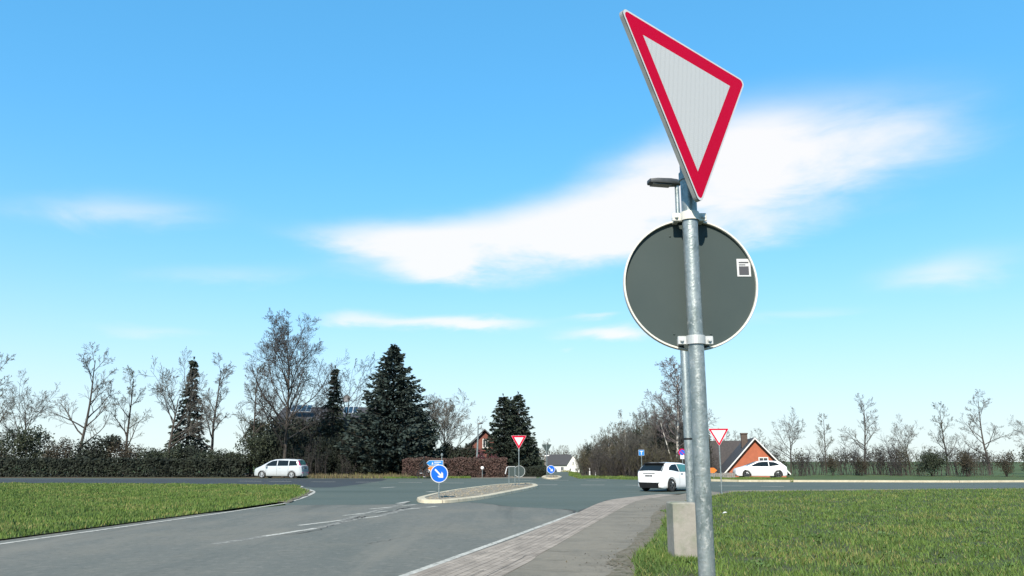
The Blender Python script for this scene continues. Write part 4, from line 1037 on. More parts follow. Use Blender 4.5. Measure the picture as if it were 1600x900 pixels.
# red brick gable behind the brown hedge
Y = 98.0; ap = at(757, 672, Y).z; xc = at(757, 700, Y).x
gable_house('brick_house', 'red brick house whose gable peeks out between the slim lamp and dark spruces', (xc, Y, -.03), R(4), 7.6, 9, ap - 3.6, ap, M_BRICK, M_ROOFG,
            [('f', .1, ap - 1.55, .7, 1.1, M_PANE), ('f', -.6, ap - 3.6, 1.2, 1.2, M_CREAM), ('f', -2.2, ap - 5.3, 1.2, 1.2, None), ('f', 1.6, ap - 5.3, 1.2, 1.2, None)], trim=M_ROOFG)
# white houses at the end of the far road
Y = 238.0; zg = dip(Y) - .04; xa = at(871, 720, Y).x; rz_ = at(873, 711, Y).z - zg; ev = at(870, 725.5, Y).z - zg
gable_house('white_house', 'low white house with a steep dark roof, left of the timbered gable', (xa - 3.2, Y + 3.0, zg), R(-86), 6, 7.2, ev, rz_, M_WWALL, M_ROOF,
            [('r', 1.6, 1.4, .9, 1.2, None), ('r', 4.4, 1.4, .9, 1.2, None)], over=.35, door=(0, .9, 2))
Y = 224.0; zg = dip(Y) - .04; xb = at(895.5, 720, Y).x; ap = at(895, 711.5, Y).z - zg
gable_house('timbered_house', 'white timbered house with pointed gable right of the far road end', (xb, Y, zg), R(-4), 3.3, 8, at(895, 726, Y).z - zg, ap, M_WWALL, M_ROOF,
            [('f', -.8, 1.3, .6, .9, None), ('f', .8, 1.3, .6, .9, None), ('f', 0, 3.1, .5, .7, None)], over=.2)
# orange house and dark-roofed neighbour on the right
Y = 78.0
xo = at(1181, 720, Y).x; ap = at(1181, 686, Y).z
gable_house('orange_house', 'orange rendered house with white bargeboards and dark tiled roof behind the right-hand yield sign', (xo, Y, -.03), R(-10), 5.4, 10, ap - 2.97, ap, M_ORWALL, M_ROOF,
            [('f', .7, 1.35, .9, 1.0, None)], trim=M_TRIM, over=.35, chimney=(-.6, 3.5, .6, 1.0))
Y = 90.0; xo = at(1163, 720, Y).x; ap = at(1128, 690, Y).z
gable_house('dark_roofed_house', 'house with a big dark tiled roof between the birch and the orange house', (xo, Y + 2, -.03), R(90 - 12), 8, 5.2, ap - 3.4, ap, M_DBRICK, M_ROOFB,
            [('f', 0, 2.0, 1, 1.1, None)], over=.4, chimney=(0, 2.2, .7, 1.0))
# flat-roofed house behind the trees on the left
Y = 96.0; xl = at(430, 700, Y).x; xr = at(585, 700, Y).x
fz = at(500, 632, Y).z
t = thing('villa', 'dark two-storey house with solar panels hidden behind the left-hand trees', 'house', ((xl + xr) / 2, Y, -.03))
wd = xr - xl
m = MB(); m.box((0, 4, fz * .36 - .2), (wd, 8, fz * .72 + .4)); m.build('wall', M_DBRICK, t)
m = MB(); m.prism([(-1, fz * .72), (9, fz * .72), (4.5, fz)], -wd / 2 - .5, wd / 2 + .5, Matrix.Rotation(R(90), 4, 'Z') @ Matrix.Rotation(R(90), 4, 'X')); rf = m.build('roof', M_ROOF, t)
for px, py, ww, hh, mm_ in ((556, 668, 1.0, .5, M_CREAM), (556, 677, 1.2, .7, M_CREAM), (478, 683, 2.6, 1.3, M_CREAM), (470, 671, 1.2, 1.2, M_PANE), (553, 700, 1.2, 1.0, M_CREAM), (520, 690, 1.2, 1.2, M_PANE), (505, 715, 1.2, 1.4, M_PANE)):
    q = at(px, py, Y - .05); m = MB(); m.box((q.x - t.location.x, -.04, q.z), (ww + .15, .08, hh + .15)); wi = m.build('window', M_TRIM, t)
    m = MB(); m.box((q.x - t.location.x, -.09, q.z), (ww, .03, hh)); m.build('pane', mm_, wi)
q = at(475, 661, Y - 1); m = MB(); m.box((q.x - t.location.x, -.9, q.z), (4, 1.6, .22)); m.build('balcony', M_TRIM, t)
# panels tilted on the roof
for px in (543, 550.5, 558):
    q = at(px, 641, Y); m = MB(); Mt = Matrix.Translation((q.x - t.location.x, -.95, q.z)) @ Matrix.Rotation(R(52), 4, 'X')
    m.box((0, 0, 0), (.56, 1.05, .05), M=Mt); pn = m.build('solar_panel', M_SOLARF, t); m = MB(); m.box((0, 0, .03), (.47, .93, .02), M=Mt); m.build('cells', M_SOLAR, pn)
for px in (456, 464, 472, 480):
    q = at(px, 637, Y); m = MB(); Mt = Matrix.Translation((q.x - t.location.x, .9, q.z)) @ Matrix.Rotation(R(40), 4, 'X')
    m.box((0, 0, 0), (.60, 1.3, .05), M=Mt); pn = m.build('solar_panel', M_SOLARF, t); m = MB(); m.box((0, 0, .03), (.54, 1.2, .02), M=Mt); m.build('cells', M_SOLAR, pn)
q = at(541.5, 622.5, Y + 1); m = MB(); Md_ = Matrix.Translation((q.x - t.location.x, 1, q.z)) @ Matrix.Rotation(R(80), 4, 'X')
m.lathe([(0, -.10), (.25, -.07), (.44, .02), (.46, .03), (.45, .04), (.25, -.04), (0, -.07)], 24, Md_); ds_ = m.build('satellite_dish', M_DISH, t)
m = MB(); m.tube([(q.x - t.location.x, 1.1, q.z), (q.x - t.location.x, 1.4, q.z - .3), (q.x - t.location.x, 1.4, fz - .9)], .035, 8); m.build('mast', M_GALV, ds_)
# board fence on the right in front of the houses
a = at(1108, 744, 70); b_ = at(1180, 744, 70)
fn = thing('board_fence', 'weathered grey board fence below the orange direction sign', 'fence', (a.x, 70, -.02), R(-6))
m = MB(); xx = 0; random.seed(3)
while xx < 2.2:
    m.box((xx, 0, .24), (.13, .03, .56 + random.uniform(-.04, .04))); xx += .15
m.build('boards', M_FENCE, fn)
m = MB(); m.box((1.1, .04, .14), (2.4, .04, .07)); m.build('rail', M_FENCE, fn); m = MB(); m.box((1.1, .04, .40), (2.4, .04, .07)); m.build('rail', M_FENCE, fn)

# ================================================================== TREES AND PLANTS
def rot_about(v, axis, a): return Quaternion(axis, a) @ v
def bare_tree(name, H, spread, seed, levels=4, limbs=14, vase=0.0, mtrunk=None, mtwig=None, start=.25, up=.25, dens=1.0, lean=0.0, droop=0.0, r0=None, rtwig=.007, lr=.024, wood=1):
    """tapered trunk and limbs in one mesh, twigs of the crown in another"""
    rnd = random.Random(seed); tr = MB(); tw = MB()
    t = bpy.data.objects.new(name, None); COL.objects.link(t)
    r0 = r0 or H * .016
    def branch(p, d, L, r, lev, seg):
        pts = [p]; rad = [r]; q = p.copy(); dd = d.copy(); dirs = [dd.copy()]
        for i in range(seg):
            j = .16 if lev else .05
            dd = (dd + Vector((rnd.uniform(-j, j), rnd.uniform(-j, j), rnd.uniform(-j, j) + (up * .22 if lev else .02) - (droop * .3 * (i / seg) if lev >= 3 else 0)))).normalized()
            q = q + dd * (L / seg); pts.append(q.copy()); dirs.append(dd.copy())
            rad.append(max(rtwig, r * (1 - .80 * (i + 1) / seg)))
        tgt = tr if lev <= wood else tw
        tgt.tube(pts, rad, (8, 5, 4, 3, 3)[min(lev, 4)], caps=False)
        if lev >= levels: return
        nb = [limbs, 8, 7, 5][min(lev, 3)]
        nb = max(2, int(nb * dens * (1 if lev else 1)))
        for k in range(nb):
            f_ = (start + (1 - start) * (k + rnd.random()) / nb) if lev == 0 else (.22 + .78 * (k + rnd.random()) / nb)
            f_ = min(f_, .99); x = f_ * seg; i = min(int(x), seg - 1); pp = pts[i].lerp(pts[i + 1], x - i); bd = dirs[i]
            az_ = rnd.uniform(0, 2 * math.pi); side = bd.orthogonal().normalized(); side = rot_about(side, bd, az_)
            ang = rnd.uniform(.75, 1.25) if lev == 0 else rnd.uniform(.5, 1.0)
            if lev == 0: ang *= (1.15 - .55 * f_)
            nd = (bd * math.cos(ang) + side * math.sin(ang)).normalized()
            if lev == 0 and vase: ang = rnd.uniform(.25, .85); LL = Ht * vase * (1.1 - .35 * f_) * rnd.uniform(.7, 1.1)
            elif lev == 0: LL = spread * (1.2 - .70 * f_) * rnd.uniform(.75, 1.2)
            else: LL = L * (1.05 - .6 * f_) * rnd.uniform(.40, .68)
            rr_ = min(rad[i] * .6, max(rtwig, LL * .018)) if lev else min(rad[i] * .6, LL * lr)
            branch(pp, nd, LL, rr_, lev + 1, (6, 6, 4, 3, 2)[min(lev + 1, 4)])
    Ht = H
    branch(Vector((0, 0, -.1)), Vector((lean, 0, 1)).normalized(), H * (.62 if vase else 1), r0, 0, 10)
    tr.build('trunk', mtrunk or M_BARK, t, True); tw.build('crown', mtwig or M_TWIG, t)
    return t
def spruce(name, H, rad, seed, m_, whorls=34, per=9, base=.06, droop=.35, tuft=.42, dense=1.0, shape=.85, rough=False, rise=.20):
    rnd = np.random.default_rng(seed); t = bpy.data.objects.new(name, None); COL.objects.link(t)
    tm = MB(); tm.tube([(0, 0, -.1), (0, 0, H * .5), (0, 0, H * .97)], [H * .018, H * .011, .02], 8); V = []; Fa = []
    nv = 0
    for w in range(whorls):
        f_ = base + (1 - base) * (w / whorls) ** 1.05; z = H * f_
        Rr = rad * (1 - f_) ** shape * (1.0 if f_ > .12 else .8)
        n_ = max(4, int(per * (1 - .5 * f_)))
        for b_ in range(n_):
            a = 2 * math.pi * (b_ + rnd.uniform(-.35, .35)) / n_ + w * 1.3; L = max(.18, Rr * (rnd.uniform(.62, 1.28) if rough else rnd.uniform(.72, 1.18)))
            dz0 = rnd.uniform(-.1, .1); pts = []
            seg = max(3, int(L / .34))
            for i in range(seg + 1):
                u = i / seg
                pts.append((math.cos(a) * L * u, math.sin(a) * L * u, z + dz0 + L * (.16 * u - droop * u * u + rise * u ** 3)))
            tm.tube([pts[0], pts[len(pts) // 2], pts[-1]], [.02 + L * .008, .015 + L * .004, .006], 3, caps=False)
            for i in range(1, seg + 1):
                p = np.array(pts[i]); d = np.array(pts[i]) - np.array(pts[i - 1]); d /= np.linalg.norm(d)
                sd = np.array([-math.sin(a), math.cos(a), 0])
                k_ = int((5 + 4 * (i / seg)) * dense)
                wv_ = (.25 + .75 * (1 - i / seg)) * L * .34 + .10
                for _ in range(k_):
                    s_ = rnd.uniform(-1, 1); o = p + sd * s_ * wv_ + np.array([0, 0, rnd.uniform(-.12, .04) - abs(s_) * wv_ * .25]) - d * rnd.uniform(0, .3)
                    dr = d * rnd.uniform(.4, 1.1) + sd * s_ * .9 + np.array([0, 0, rnd.uniform(-.55, .25)]); dr /= np.linalg.norm(dr)
                    ln = tuft * rnd.uniform(.6, 1.25); wd_ = ln * rnd.uniform(.18, .30); sx = np.cross(dr, rnd.normal(size=3)); sx /= np.linalg.norm(sx) + 1e-6
                    V += [o - sx * wd_ * .5, o + dr * ln * .45 - sx * wd_, o + dr * ln, o + dr * ln * .45 + sx * wd_]
                    Fa.append((nv, nv + 1, nv + 2, nv + 3)); nv += 4
    for k in range(10):
        a = rnd.uniform(0, 6.28); o = np.array([0, 0, H * .975 + rnd.uniform(0, .1)]); dr = np.array([math.cos(a) * .35, math.sin(a) * .35, 1.0]); dr /= np.linalg.norm(dr); sx = np.array([-math.sin(a), math.cos(a), 0]); ln = .35
        V += [o - sx * .03, o + dr * ln * .45 - sx * .06, o + dr * ln, o + dr * ln * .45 + sx * .06]; Fa.append((nv, nv + 1, nv + 2, nv + 3)); nv += 4
    tm.build('trunk', M_BARK, t, True); np_mesh('crown', V, Fa, m_, t)
    return t
def leaf_cloud(lumps, n, size, seed, shell=.55, zmin=.02):
    """leaf-sized quads through a set of ellipsoid lumps (centre, radii), thicker towards the outside"""
    rnd = np.random.default_rng(seed); V = []; vol = np.array([l_[1][0] * l_[1][1] * l_[1][2] for l_ in lumps]) ** .67; vol /= vol.sum()
    P = []
    for (c_, r_), f_ in zip(lumps, vol):
        k = max(3, int(n * f_)); d = rnd.normal(size=(k, 3)); d /= np.linalg.norm(d, axis=1)[:, None]
        rr_ = (shell + (1 - shell) * rnd.random(k)) ** .8; bump = 1 + .16 * np.sin(d[:, 0] * 7 + c_[0]) * np.cos(d[:, 1] * 6 + d[:, 2] * 5)
        P.append(np.array(c_) + d * np.array(r_) * (rr_ * bump)[:, None])
    P = np.concatenate(P); P = P[P[:, 2] > zmin]; k = len(P)
    a = rnd.normal(size=(k, 3)); a /= np.linalg.norm(a, axis=1)[:, None]; b = np.cross(a, rnd.normal(size=(k, 3))); b /= np.linalg.norm(b, axis=1)[:, None] + 1e-9
    s_ = size * rnd.uniform(.5, 1.3, size=(k, 1)); V = np.stack([P - a * s_, P + b * s_ * .5, P + a * s_, P - b * s_ * .5], 1).reshape(-1, 3)
    return V, np.arange(4 * k).reshape(-1, 4)
def leafy_shrub(name, rx, ry, h, seed, m_, n=2600, size=.10, lumps=9, stems=7):
    rnd = random.Random(seed); t = bpy.data.objects.new(name, None); COL.objects.link(t); L = []
    for i in range(lumps):
        a = rnd.uniform(0, 6.28); u = rnd.random() ** .6; z = rnd.uniform(.25, .78) * h; k = rnd.uniform(.28, .5)
        L.append(((math.cos(a) * rx * u * .7, math.sin(a) * ry * u * .7, z), (rx * k, ry * k, h * rnd.uniform(.18, .30))))
    L.append(((0, 0, h * .4), (rx * .6, ry * .6, h * .42)))
    V, Fa = leaf_cloud(L, n, size, seed, .35); np_mesh('foliage', V, Fa, m_, t)
    s_ = MB()
    for i in range(stems):
        a = rnd.uniform(0, 6.28); s_.tube([(0.1 * math.cos(a), .1 * math.sin(a), -.05), (rx * .35 * math.cos(a), ry * .35 * math.sin(a), h * .5), (rx * .6 * math.cos(a), ry * .6 * math.sin(a), h * .85)], [.035, .022, .008], 4, caps=False)
    s_.build('stem', M_TWIGD, t)
    return t
def bare_shrub(name, h, spread, seed, m_, stems=26):
    rnd = random.Random(seed); t = bpy.data.objects.new(name, None); COL.objects.link(t); s_ = MB(); tw = MB()
    for i in range(stems):
        a = rnd.uniform(0, 6.28); x0 = rnd.uniform(-.5, .5) * spread; y0 = rnd.uniform(-.5, .5) * spread; hh = h * rnd.uniform(.55, 1.1); dx_ = math.cos(a) * spread * rnd.uniform(.1, .5); dy_ = math.sin(a) * spread * rnd.uniform(.1, .5)
        pts = [Vector((x0, y0, -.05)), Vector((x0 + dx_ * .3, y0 + dy_ * .3, hh * .4)), Vector((x0 + dx_ * .7, y0 + dy_ * .7, hh * .75)), Vector((x0 + dx_, y0 + dy_, hh))]
        s_.tube(pts, [.03, .022, .014, .006], 4, caps=False)
        for k in range(11):
            u = rnd.uniform(.2, .98) * 3; j = min(int(u), 2); p = pts[j].lerp(pts[j + 1], u - j); d = Vector((rnd.uniform(-1, 1), rnd.uniform(-1, 1), rnd.uniform(.1, 1.2))).normalized(); L = hh * rnd.uniform(.12, .32); e = p + d * L
            tw.tube([p, p + d * L * .5 + Vector((0, 0, .04)), e], [.012, .009, .005], 3, caps=False)
            for _ in range(3):
                q = p.lerp(e, rnd.uniform(.2, .9)); d2 = (d + Vector((rnd.uniform(-.9, .9), rnd.uniform(-.9, .9), rnd.uniform(-.3, .8)))).normalized(); tw.tube([q, q + d2 * L * .45], [.008, .004], 3, caps=False)
    s_.build('stem', M_TWIGD if m_ is M_TWIGD else M_BARK, t); tw.build('twigs', m_, t)
    return t
def put(proto, px, Y, label, cat, group=None, rz=None, sc=1.0, scz=None, pxy=720):
    x = at(px, pxy, Y).x
    o = place(proto, USED, (x, Y, -.03 + dip(Y)), random.uniform(0, 6.28) if rz is None else rz, sc, label, group, scz)
    o['category'] = cat
    return o
def hgt(py, Y): return at(800, py, Y).z

# --- left garden
Y = 79.0
sp = spruce('spruce_tree', hgt(537, Y), 5.3, 3, M_SPRUCE, whorls=38, per=12, base=.05, droop=.40, tuft=.44, dense=1.3, shape=.80, rough=True, rise=.34)
put(sp, 611, Y, 'big broad blue-green spruce, tallest and widest conifer left of the direction sign', 'conifer')
sp2 = spruce('spruce_tree', hgt(572, 82), 2.7, 5, M_FIR, whorls=30, per=8, base=.08, droop=.5, tuft=.38, dense=.95, shape=1.15)
put(sp2, 517, 82, 'thin sparse spruce with drooping branches beside the satellite dish', 'conifer')
bt = bare_tree('bare_tree', hgt(487, 75) * .78, 6.6, 12, levels=4, limbs=22, mtwig=M_TWIGD, start=.22, up=.32, dens=1.15, rtwig=.011, lean=.06)
put(bt, 443, 75, 'large dark leafless tree behind the silver people carrier, branches reaching over the house', 'bare tree', rz=.6)
bt2 = bare_tree('bare_tree', hgt(548, 84), 5.0, 31, levels=4, limbs=14, vase=.5, mtwig=M_TWIGD, start=.35, up=.30, dens=.9, rtwig=.013)
put(bt2, 533, 84, 'slender leafless tree between thin spruce and broad blue-green spruce', 'bare tree', rz=2.1)
bt3 = bare_tree('bare_tree', hgt(612, 86), 5.6, 44, levels=4, limbs=16, vase=.58, start=.30, up=.22, dens=1.0, rtwig=.013, mtwig=M_TWIG)
put(bt3, 694, 86, 'round-crowned leafless tree between the broad spruce and the brick gable', 'bare tree', rz=1.0)
# three spruces standing close together
for i, (px, py, Y, r_, lab) in enumerate(((786, 616, 88, 2.35, 'left-hand dark spruce of the tight trio beside the brick gable'), (798, 622, 91, 2.4, 'middle dark spruce of the tight trio behind the island yield sign'), (810, 613, 89, 2.4, 'right-hand spruce of the tight trio, with ragged top'))):
    s_ = spruce('spruce_tree', hgt(py, Y), r_, 50 + i, M_FIR, whorls=30, per=9, base=.04, droop=.36, tuft=.36, dense=1.3, shape=.60, rough=True, rise=.28)
    put(s_, px, Y, lab, 'conifer', 'three spruces by the brick house')
s_ = spruce('conifer_bush', hgt(694, 84), 1.9, 61, M_FIR, whorls=18, per=9, base=.02, droop=.25, tuft=.36, dense=1.3, shape=.7)
put(s_, 826, 90, 'short dark conifer bush right of the spruce trio', 'conifer')
s_ = spruce('conifer_bush', hgt(667, 83), 2.2, 63, M_FIR, whorls=22, per=9, base=.02, droop=.25, tuft=.38, dense=1.3, shape=.6)
put(s_, 819, 90, 'medium dark conifer filling the right flank of the spruce trio', 'conifer')
yw = leafy_shrub('yew_bush', 2.6, 2.4, hgt(641, 81), 5, M_YEW, n=9000, size=.16, lumps=14)
put(yw, 662, 81, 'tall dark yew bush leaning on the right side of the broad spruce', 'bush')
GARDEN = 'dark evergreen bushes in the left garden'
db = leafy_shrub('evergreen_bush', 2.3, 1.8, 4.6, 8, M_SHRUB, n=4200, size=.13, lumps=12)
for px, Y, sc in ((452, 79, 1.0), (476, 80.5, 1.1), (498, 79.5, .95), (520, 78.5, .85), (540, 80.5, 1.0), (562, 78, .8), (586, 77.5, .75), (612, 77.5, .7), (636, 78.5, .85), (428, 80, 1.1), (506, 86, 1.4), (550, 87, 1.35), (470, 88, 1.45), (440, 88, 1.4), (486, 89, 1.35), (528, 88, 1.4), (575, 86, 1.2), (418, 87, 1.3), (466, 77, .7), (488, 77.4, .62), (512, 77.2, .6), (534, 77, .62), (556, 76.8, .6), (578, 76.8, .55), (602, 76.8, .5), (622, 77, .55)):
    put(db, px, Y, 'dark evergreen bush under the trees of the left garden', 'bush', GARDEN, sc=sc, scz=sc * random.uniform(.85, 1.1))
gb = leafy_shrub('garden_bush', 1.9, 1.6, 3.4, 9, M_SHRUB, n=3200, size=.12, lumps=10)
for px, Y, sc in ((690, 84, .95), (706, 86, 1.1), (722, 85, 1.05), (738, 86, .9)):
    put(gb, px, Y, 'dull brown-green bush behind the brown hedge, left of the brick gable', 'bush', 'bushes behind the brown hedge', sc=sc)
rb = leafy_shrub('purple_shrub', 1.9, 1.4, 2.6, 10, M_REDLEAF, n=4200, size=.09, lumps=10); put(rb, 764, 77, 'purple-red shrub rising above the right end of the brown hedge', 'shrub')
bs = bare_shrub('bare_shrub', 3.6, 2.2, 4, M_TWIGD, stems=12)
for px, Y, sc, in ((487, 75.2, .95), (503, 75.6, .6), (541, 75.4, .5)):
    put(bs, px, Y, 'leafless grey shrub at the foot of the left garden bushes', 'shrub', 'leafless shrubs by the crossing road', sc=sc)
# beech hedge along the road
def hedge(name, label, a, b_, h, w_, m_, n, size, seed):
    a = Vector(a); b_ = Vector(b_); L = (b_ - a).length; t = thing(name, label, 'hedge', ((a.x + b_.x) / 2, (a.y + b_.y) / 2, -.02), math.atan2(b_.y - a.y, b_.x - a.x)); rnd = np.random.default_rng(seed)
    P = np.stack([rnd.uniform(-L / 2, L / 2, n), rnd.uniform(-w_ / 2, w_ / 2, n), h * rnd.random(n)], 1)
    k = rnd.random(n) < .72; s_ = rnd.random(n) < .55
    P[k & s_, 1] = -w_ / 2 + rnd.normal(0, .06, (k & s_).sum()); P[k & ~s_, 2] = h + rnd.normal(0, .06, (k & ~s_).sum())
    P[:, 2] += .06 * np.sin(P[:, 0] * 1.7) + .04 * np.sin(P[:, 0] * 4.1); P[:, 1] += .07 * np.sin(P[:, 0] * 2.3 + P[:, 2] * 3)
    P[:, 2] = np.maximum(P[:, 2], .03)
    a_ = rnd.normal(size=(n, 3)); a_ /= np.linalg.norm(a_, axis=1)[:, None]; c_ = np.cross(a_, rnd.normal(size=(n, 3))); c_ /= np.linalg.norm(c_, axis=1)[:, None]
    sz = size * rnd.uniform(.6, 1.3, (n, 1)); V = np.stack([P - a_ * sz, P + c_ * sz * .6, P + a_ * sz, P - c_ * sz * .6], 1).reshape(-1, 3)
    np_mesh('foliage', V, np.arange(4 * n).reshape(-1, 4), m_, t)
    m = MB(); x = -L / 2
    rr = random.Random(seed)
    while x < L / 2:
        m.tube([(x, rr.uniform(-.1, .1), -.05), (x + rr.uniform(-.2, .2), rr.uniform(-.2, .2), h * .9)], [.03, .012], 4, caps=False); x += .3
    s2 = m.build('stems', M_TWIGD, t); s2['kind'] = 'stuff'
    return t
Yh = 74.6
hedge('beech_hedge', 'long clipped brown beech hedge behind the direction sign and slim lamp', (at(629, 730, Yh).x, Yh), (at(790, 730, Yh).x, Yh + 2), hgt(718, Yh), 1.1, M_BEECH, 42000, .075, 6)
dh = hedge('evergreen_hedge', 'low dark evergreen hedge along the driveway left of the oval island', (at(803, 730, 79).x, 79.5), (at(853, 730, 79).x, 79.5), hgt(731.8, 79), 1.6, M_SHRUB, 9000, .09, 7)
yb_ = leafy_shrub('blossoming_bush', 1.5, 1.2, 1.7, 14, M_YELLOW, n=1500, size=.08); put(yb_, 884, 210, 'yellow-green bush between the two white houses', 'bush', pxy=738)
hgt_left = hedge('evergreen_hedge', 'tall dark hedge further left along the crossing road', (-52, 78.5), (-25, 77.6), 1.6, 1.4, M_SHRUB, 14000, .13, 17)

# --- woodland on the right of the far road
WG = 'leafless trees of the woodland beyond the junction'
protos = [bare_tree('woodland_tree', 10, 3.6, 101, limbs=13, vase=.5, start=.35, up=.35, dens=.95, rtwig=.011), bare_tree('woodland_tree', 10, 3.2, 102, limbs=12, start=.25, up=.42, dens=.95, rtwig=.011, mtwig=M_TWIGO),
          bare_tree('woodland_tree', 10, 3.9, 103, limbs=13, start=.22, up=.30, dens=.95, rtwig=.011, mtwig=M_TWIG)]
pb = bare_tree('woodland_tree', 10, 2.6, 104, limbs=12, start=.35, up=.4, dens=.9, rtwig=.011, mtrunk=M_BIRCH, mtwig=M_TWIG)
random.seed(77)
prof = [(890, 704), (905, 698), (920, 690), (940, 684), (958, 662), (975, 664), (990, 650), (1005, 644), (1020, 650), (1035, 640), (1052, 634), (1070, 640), (1090, 655)]
def wood_top(px): return float(np.interp(px, [a for a, _ in prof], [b for _, b in prof]))
LABW = ['thin leafless tree in the brown woodland beyond the junction'] * 3
kinds = {}
for i in range(46):
    px = 908 + (i / 45) ** .9 * 186 + random.uniform(-4, 4); Y = random.uniform(74, 112) if px > 925 else random.uniform(100, 135)
    top = wood_top(px) + 2 + random.uniform(-8, 14); H = hgt(top, Y) - dip(Y); p = protos[i % 3]
    put(p, px, Y, 'thin leafless tree in the brown woodland beyond the junction', 'bare tree', WG, sc=H / 10 * .93, scz=H / 10)
bp_ = bare_shrub('thicket_shrub', 3.0, 2.6, 40, M_TWIGD, stems=30); bp2 = bare_shrub('thicket_shrub', 3.0, 2.6, 41, M_TWIGO, stems=30)
for i in range(58):
    px = 911 + (i / 57) * 188 + random.uniform(-4, 4); Y = random.uniform(72, 84) if px > 940 else random.uniform(88, 118)
    sc = random.uniform(.45, .95)
    put(bp_ if i % 2 else bp2, px, Y, 'leafless brown thicket shrub at the woodland edge beyond the junction', 'shrub', 'thicket along the woodland edge', sc=sc)
iv = leafy_shrub('ivy_clump', 1.6, 1.4, 5.2, 70, M_SHRUB, n=3000, size=.13, lumps=12)
for px, Y, sc in ((962, 96, .9), (984, 92, 1.05), (1004, 90, 1.0), (1016, 95, 1.15), (1040, 88, 1.05), (1062, 90, 1.1), (945, 104, .9), (925, 112, .8), (1012, 80, .7), (1026, 79, .75), (1044, 79, .8), (995, 81, .6), (975, 84, .6), (1086, 84, 1.0), (1098, 84, .9)):
    put(iv, px, Y, 'dark ivy-clad evergreen clump deep in the woodland beyond the junction', 'bush', 'evergreen clumps inside the woodland', sc=sc)
s_ = spruce('spruce_tree', hgt(664, 82), 2.5, 81, M_FIR, whorls=26, per=7, base=.05, droop=.30, tuft=.36, dense=.7, shape=.6)
put(s_, 1032, 82, 'dark spruce with bare lower branches behind the hatchback roof', 'conifer')
br_ = bare_tree('birch_tree', hgt(586, 78), 3.9, 91, levels=4, limbs=24, mtrunk=M_BIRCH, mtwig=M_BIRCHT, start=.28, up=.42, droop=1.3, r0=.17, rtwig=.011, dens=1.0, lr=.013, wood=0)
put(br_, 1057, 78, 'tall white-barked birch with drooping purple-grey twigs left of the lamp post', 'birch', rz=3.0)
bl_ = bare_tree('birch_tree', hgt(655, 76) , 1.1, 92, levels=3, limbs=7, mtrunk=M_BIRCH, mtwig=M_BIRCHT, start=.6, up=.3, r0=.085, lr=.014, wood=0, rtwig=.012, lean=-.33)
put(bl_, 1058, 76, 'slim birch leaning left in front of the dark woodland spruce', 'birch', rz=0)
for px, py, Y in ((967, 652, 84), (978, 668, 80), (949, 676, 90)):
    put(pb, px, Y, 'pale-trunked leafless tree standing out of the brown woodland left of the square blue sign', 'bare tree', 'pale-trunked trees in the woodland', sc=hgt(py, Y) / 10)
# trees beyond the far road and round the houses
FG = 'pale leafless trees beyond the far houses'
for i, (px, py, Y) in enumerate(((826, 690, 125), (836, 688, 132), (858, 692, 250), (868, 698, 262), (880, 700, 258), (832, 694, 112), (893, 697, 246), (874, 700, 270), (886, 703, 265), (838, 692, 140))):
    put(protos[i % 3], px, Y, 'pale leafless tree beyond the oval island and far houses', 'bare tree', FG, sc=(hgt(py, Y) - dip(Y)) / 10)
for i, (px, py, Y) in enumerate(((1120, 682, 112), (1138, 678, 118), (1152, 680, 110), (1170, 674, 115), (1190, 676, 108))):
    put(protos[i % 3], px, Y, 'leafless tree standing behind the roofs of the orange and dark-roofed houses', 'bare tree', 'leafless trees behind the right-hand roofs', sc=hgt(py, Y) / 10)
# beyond the photograph's sides the same street goes on
db2 = leafy_shrub('evergreen_bush', 2.6, 2.0, 3.4, 108, M_YEW, n=4200, size=.10, lumps=16, stems=9); db3 = leafy_shrub('evergreen_bush', 1.8, 1.6, 4.2, 109, mat('brown_leaves', (.05, .038, .02), .85, (.03, .026, .014), 1.5), n=3000, size=.09, lumps=14, stems=12)
for i, (px, py, Y) in enumerate(((392, 585, 82), (330, 575, 86), (262, 548, 84), (196, 590, 92), (120, 560, 88), (40, 585, 94), (-30, 570, 92))):
    put(protos[(i + 1) % 3], px, Y, 'tall leafless tree further left along the crossing road', 'bare tree', 'leafless trees further left along the crossing road', sc=hgt(py, Y) / 10)
for px, Y, sc in ((400, 79, 1.1), (370, 80, 1.0), (340, 79, 1.15), (300, 82, 1.2), (250, 81, 1.1), (200, 83, 1.2), (150, 84, 1.15), (95, 85, 1.2), (40, 86, 1.25), (-10, 86, 1.2)):
    put((db, db2, db3)[int(px) % 3], px, Y, 'dark bush along the crossing road further left, past the silver people carrier', 'bush', 'dark bushes further left along the crossing road', sc=sc * random.uniform(.75, 1.15), scz=sc * random.uniform(.6, 1.25))
sp3 = place(sp2, USED, (at(290, 720, 88).x, 88, -.03), 1.0, 1.15, 'thin dark spruce further left among the leafless trees'); sp3['category'] = 'conifer'
for i, (px, py, Y) in enumerate(((1235, 640, 96), (1290, 655, 102), (1350, 630, 92), (1420, 650, 100), (1480, 640, 96), (1545, 625, 90), (1610, 640, 92))):
    put(protos[i % 3], px, Y, 'leafless tree along the crossing road to the right of the orange house', 'bare tree', 'leafless trees right of the orange house', sc=hgt(py, Y) / 10)
for px, Y, sc in ((1215, 84, .7), (1250, 84, .6), (1300, 86, .75), (1345, 85, .6), (1400, 84, .7), (1455, 82, .65), (1510, 80, .7), (1570, 80, .7), (1620, 79, .7)):
    put((db2, db3, bp_)[int(px) % 3], px, Y, 'dark bush beside the crossing road to the right of the orange house', 'bush', 'dark bushes right of the orange house', sc=sc * random.uniform(.7, 1.2))
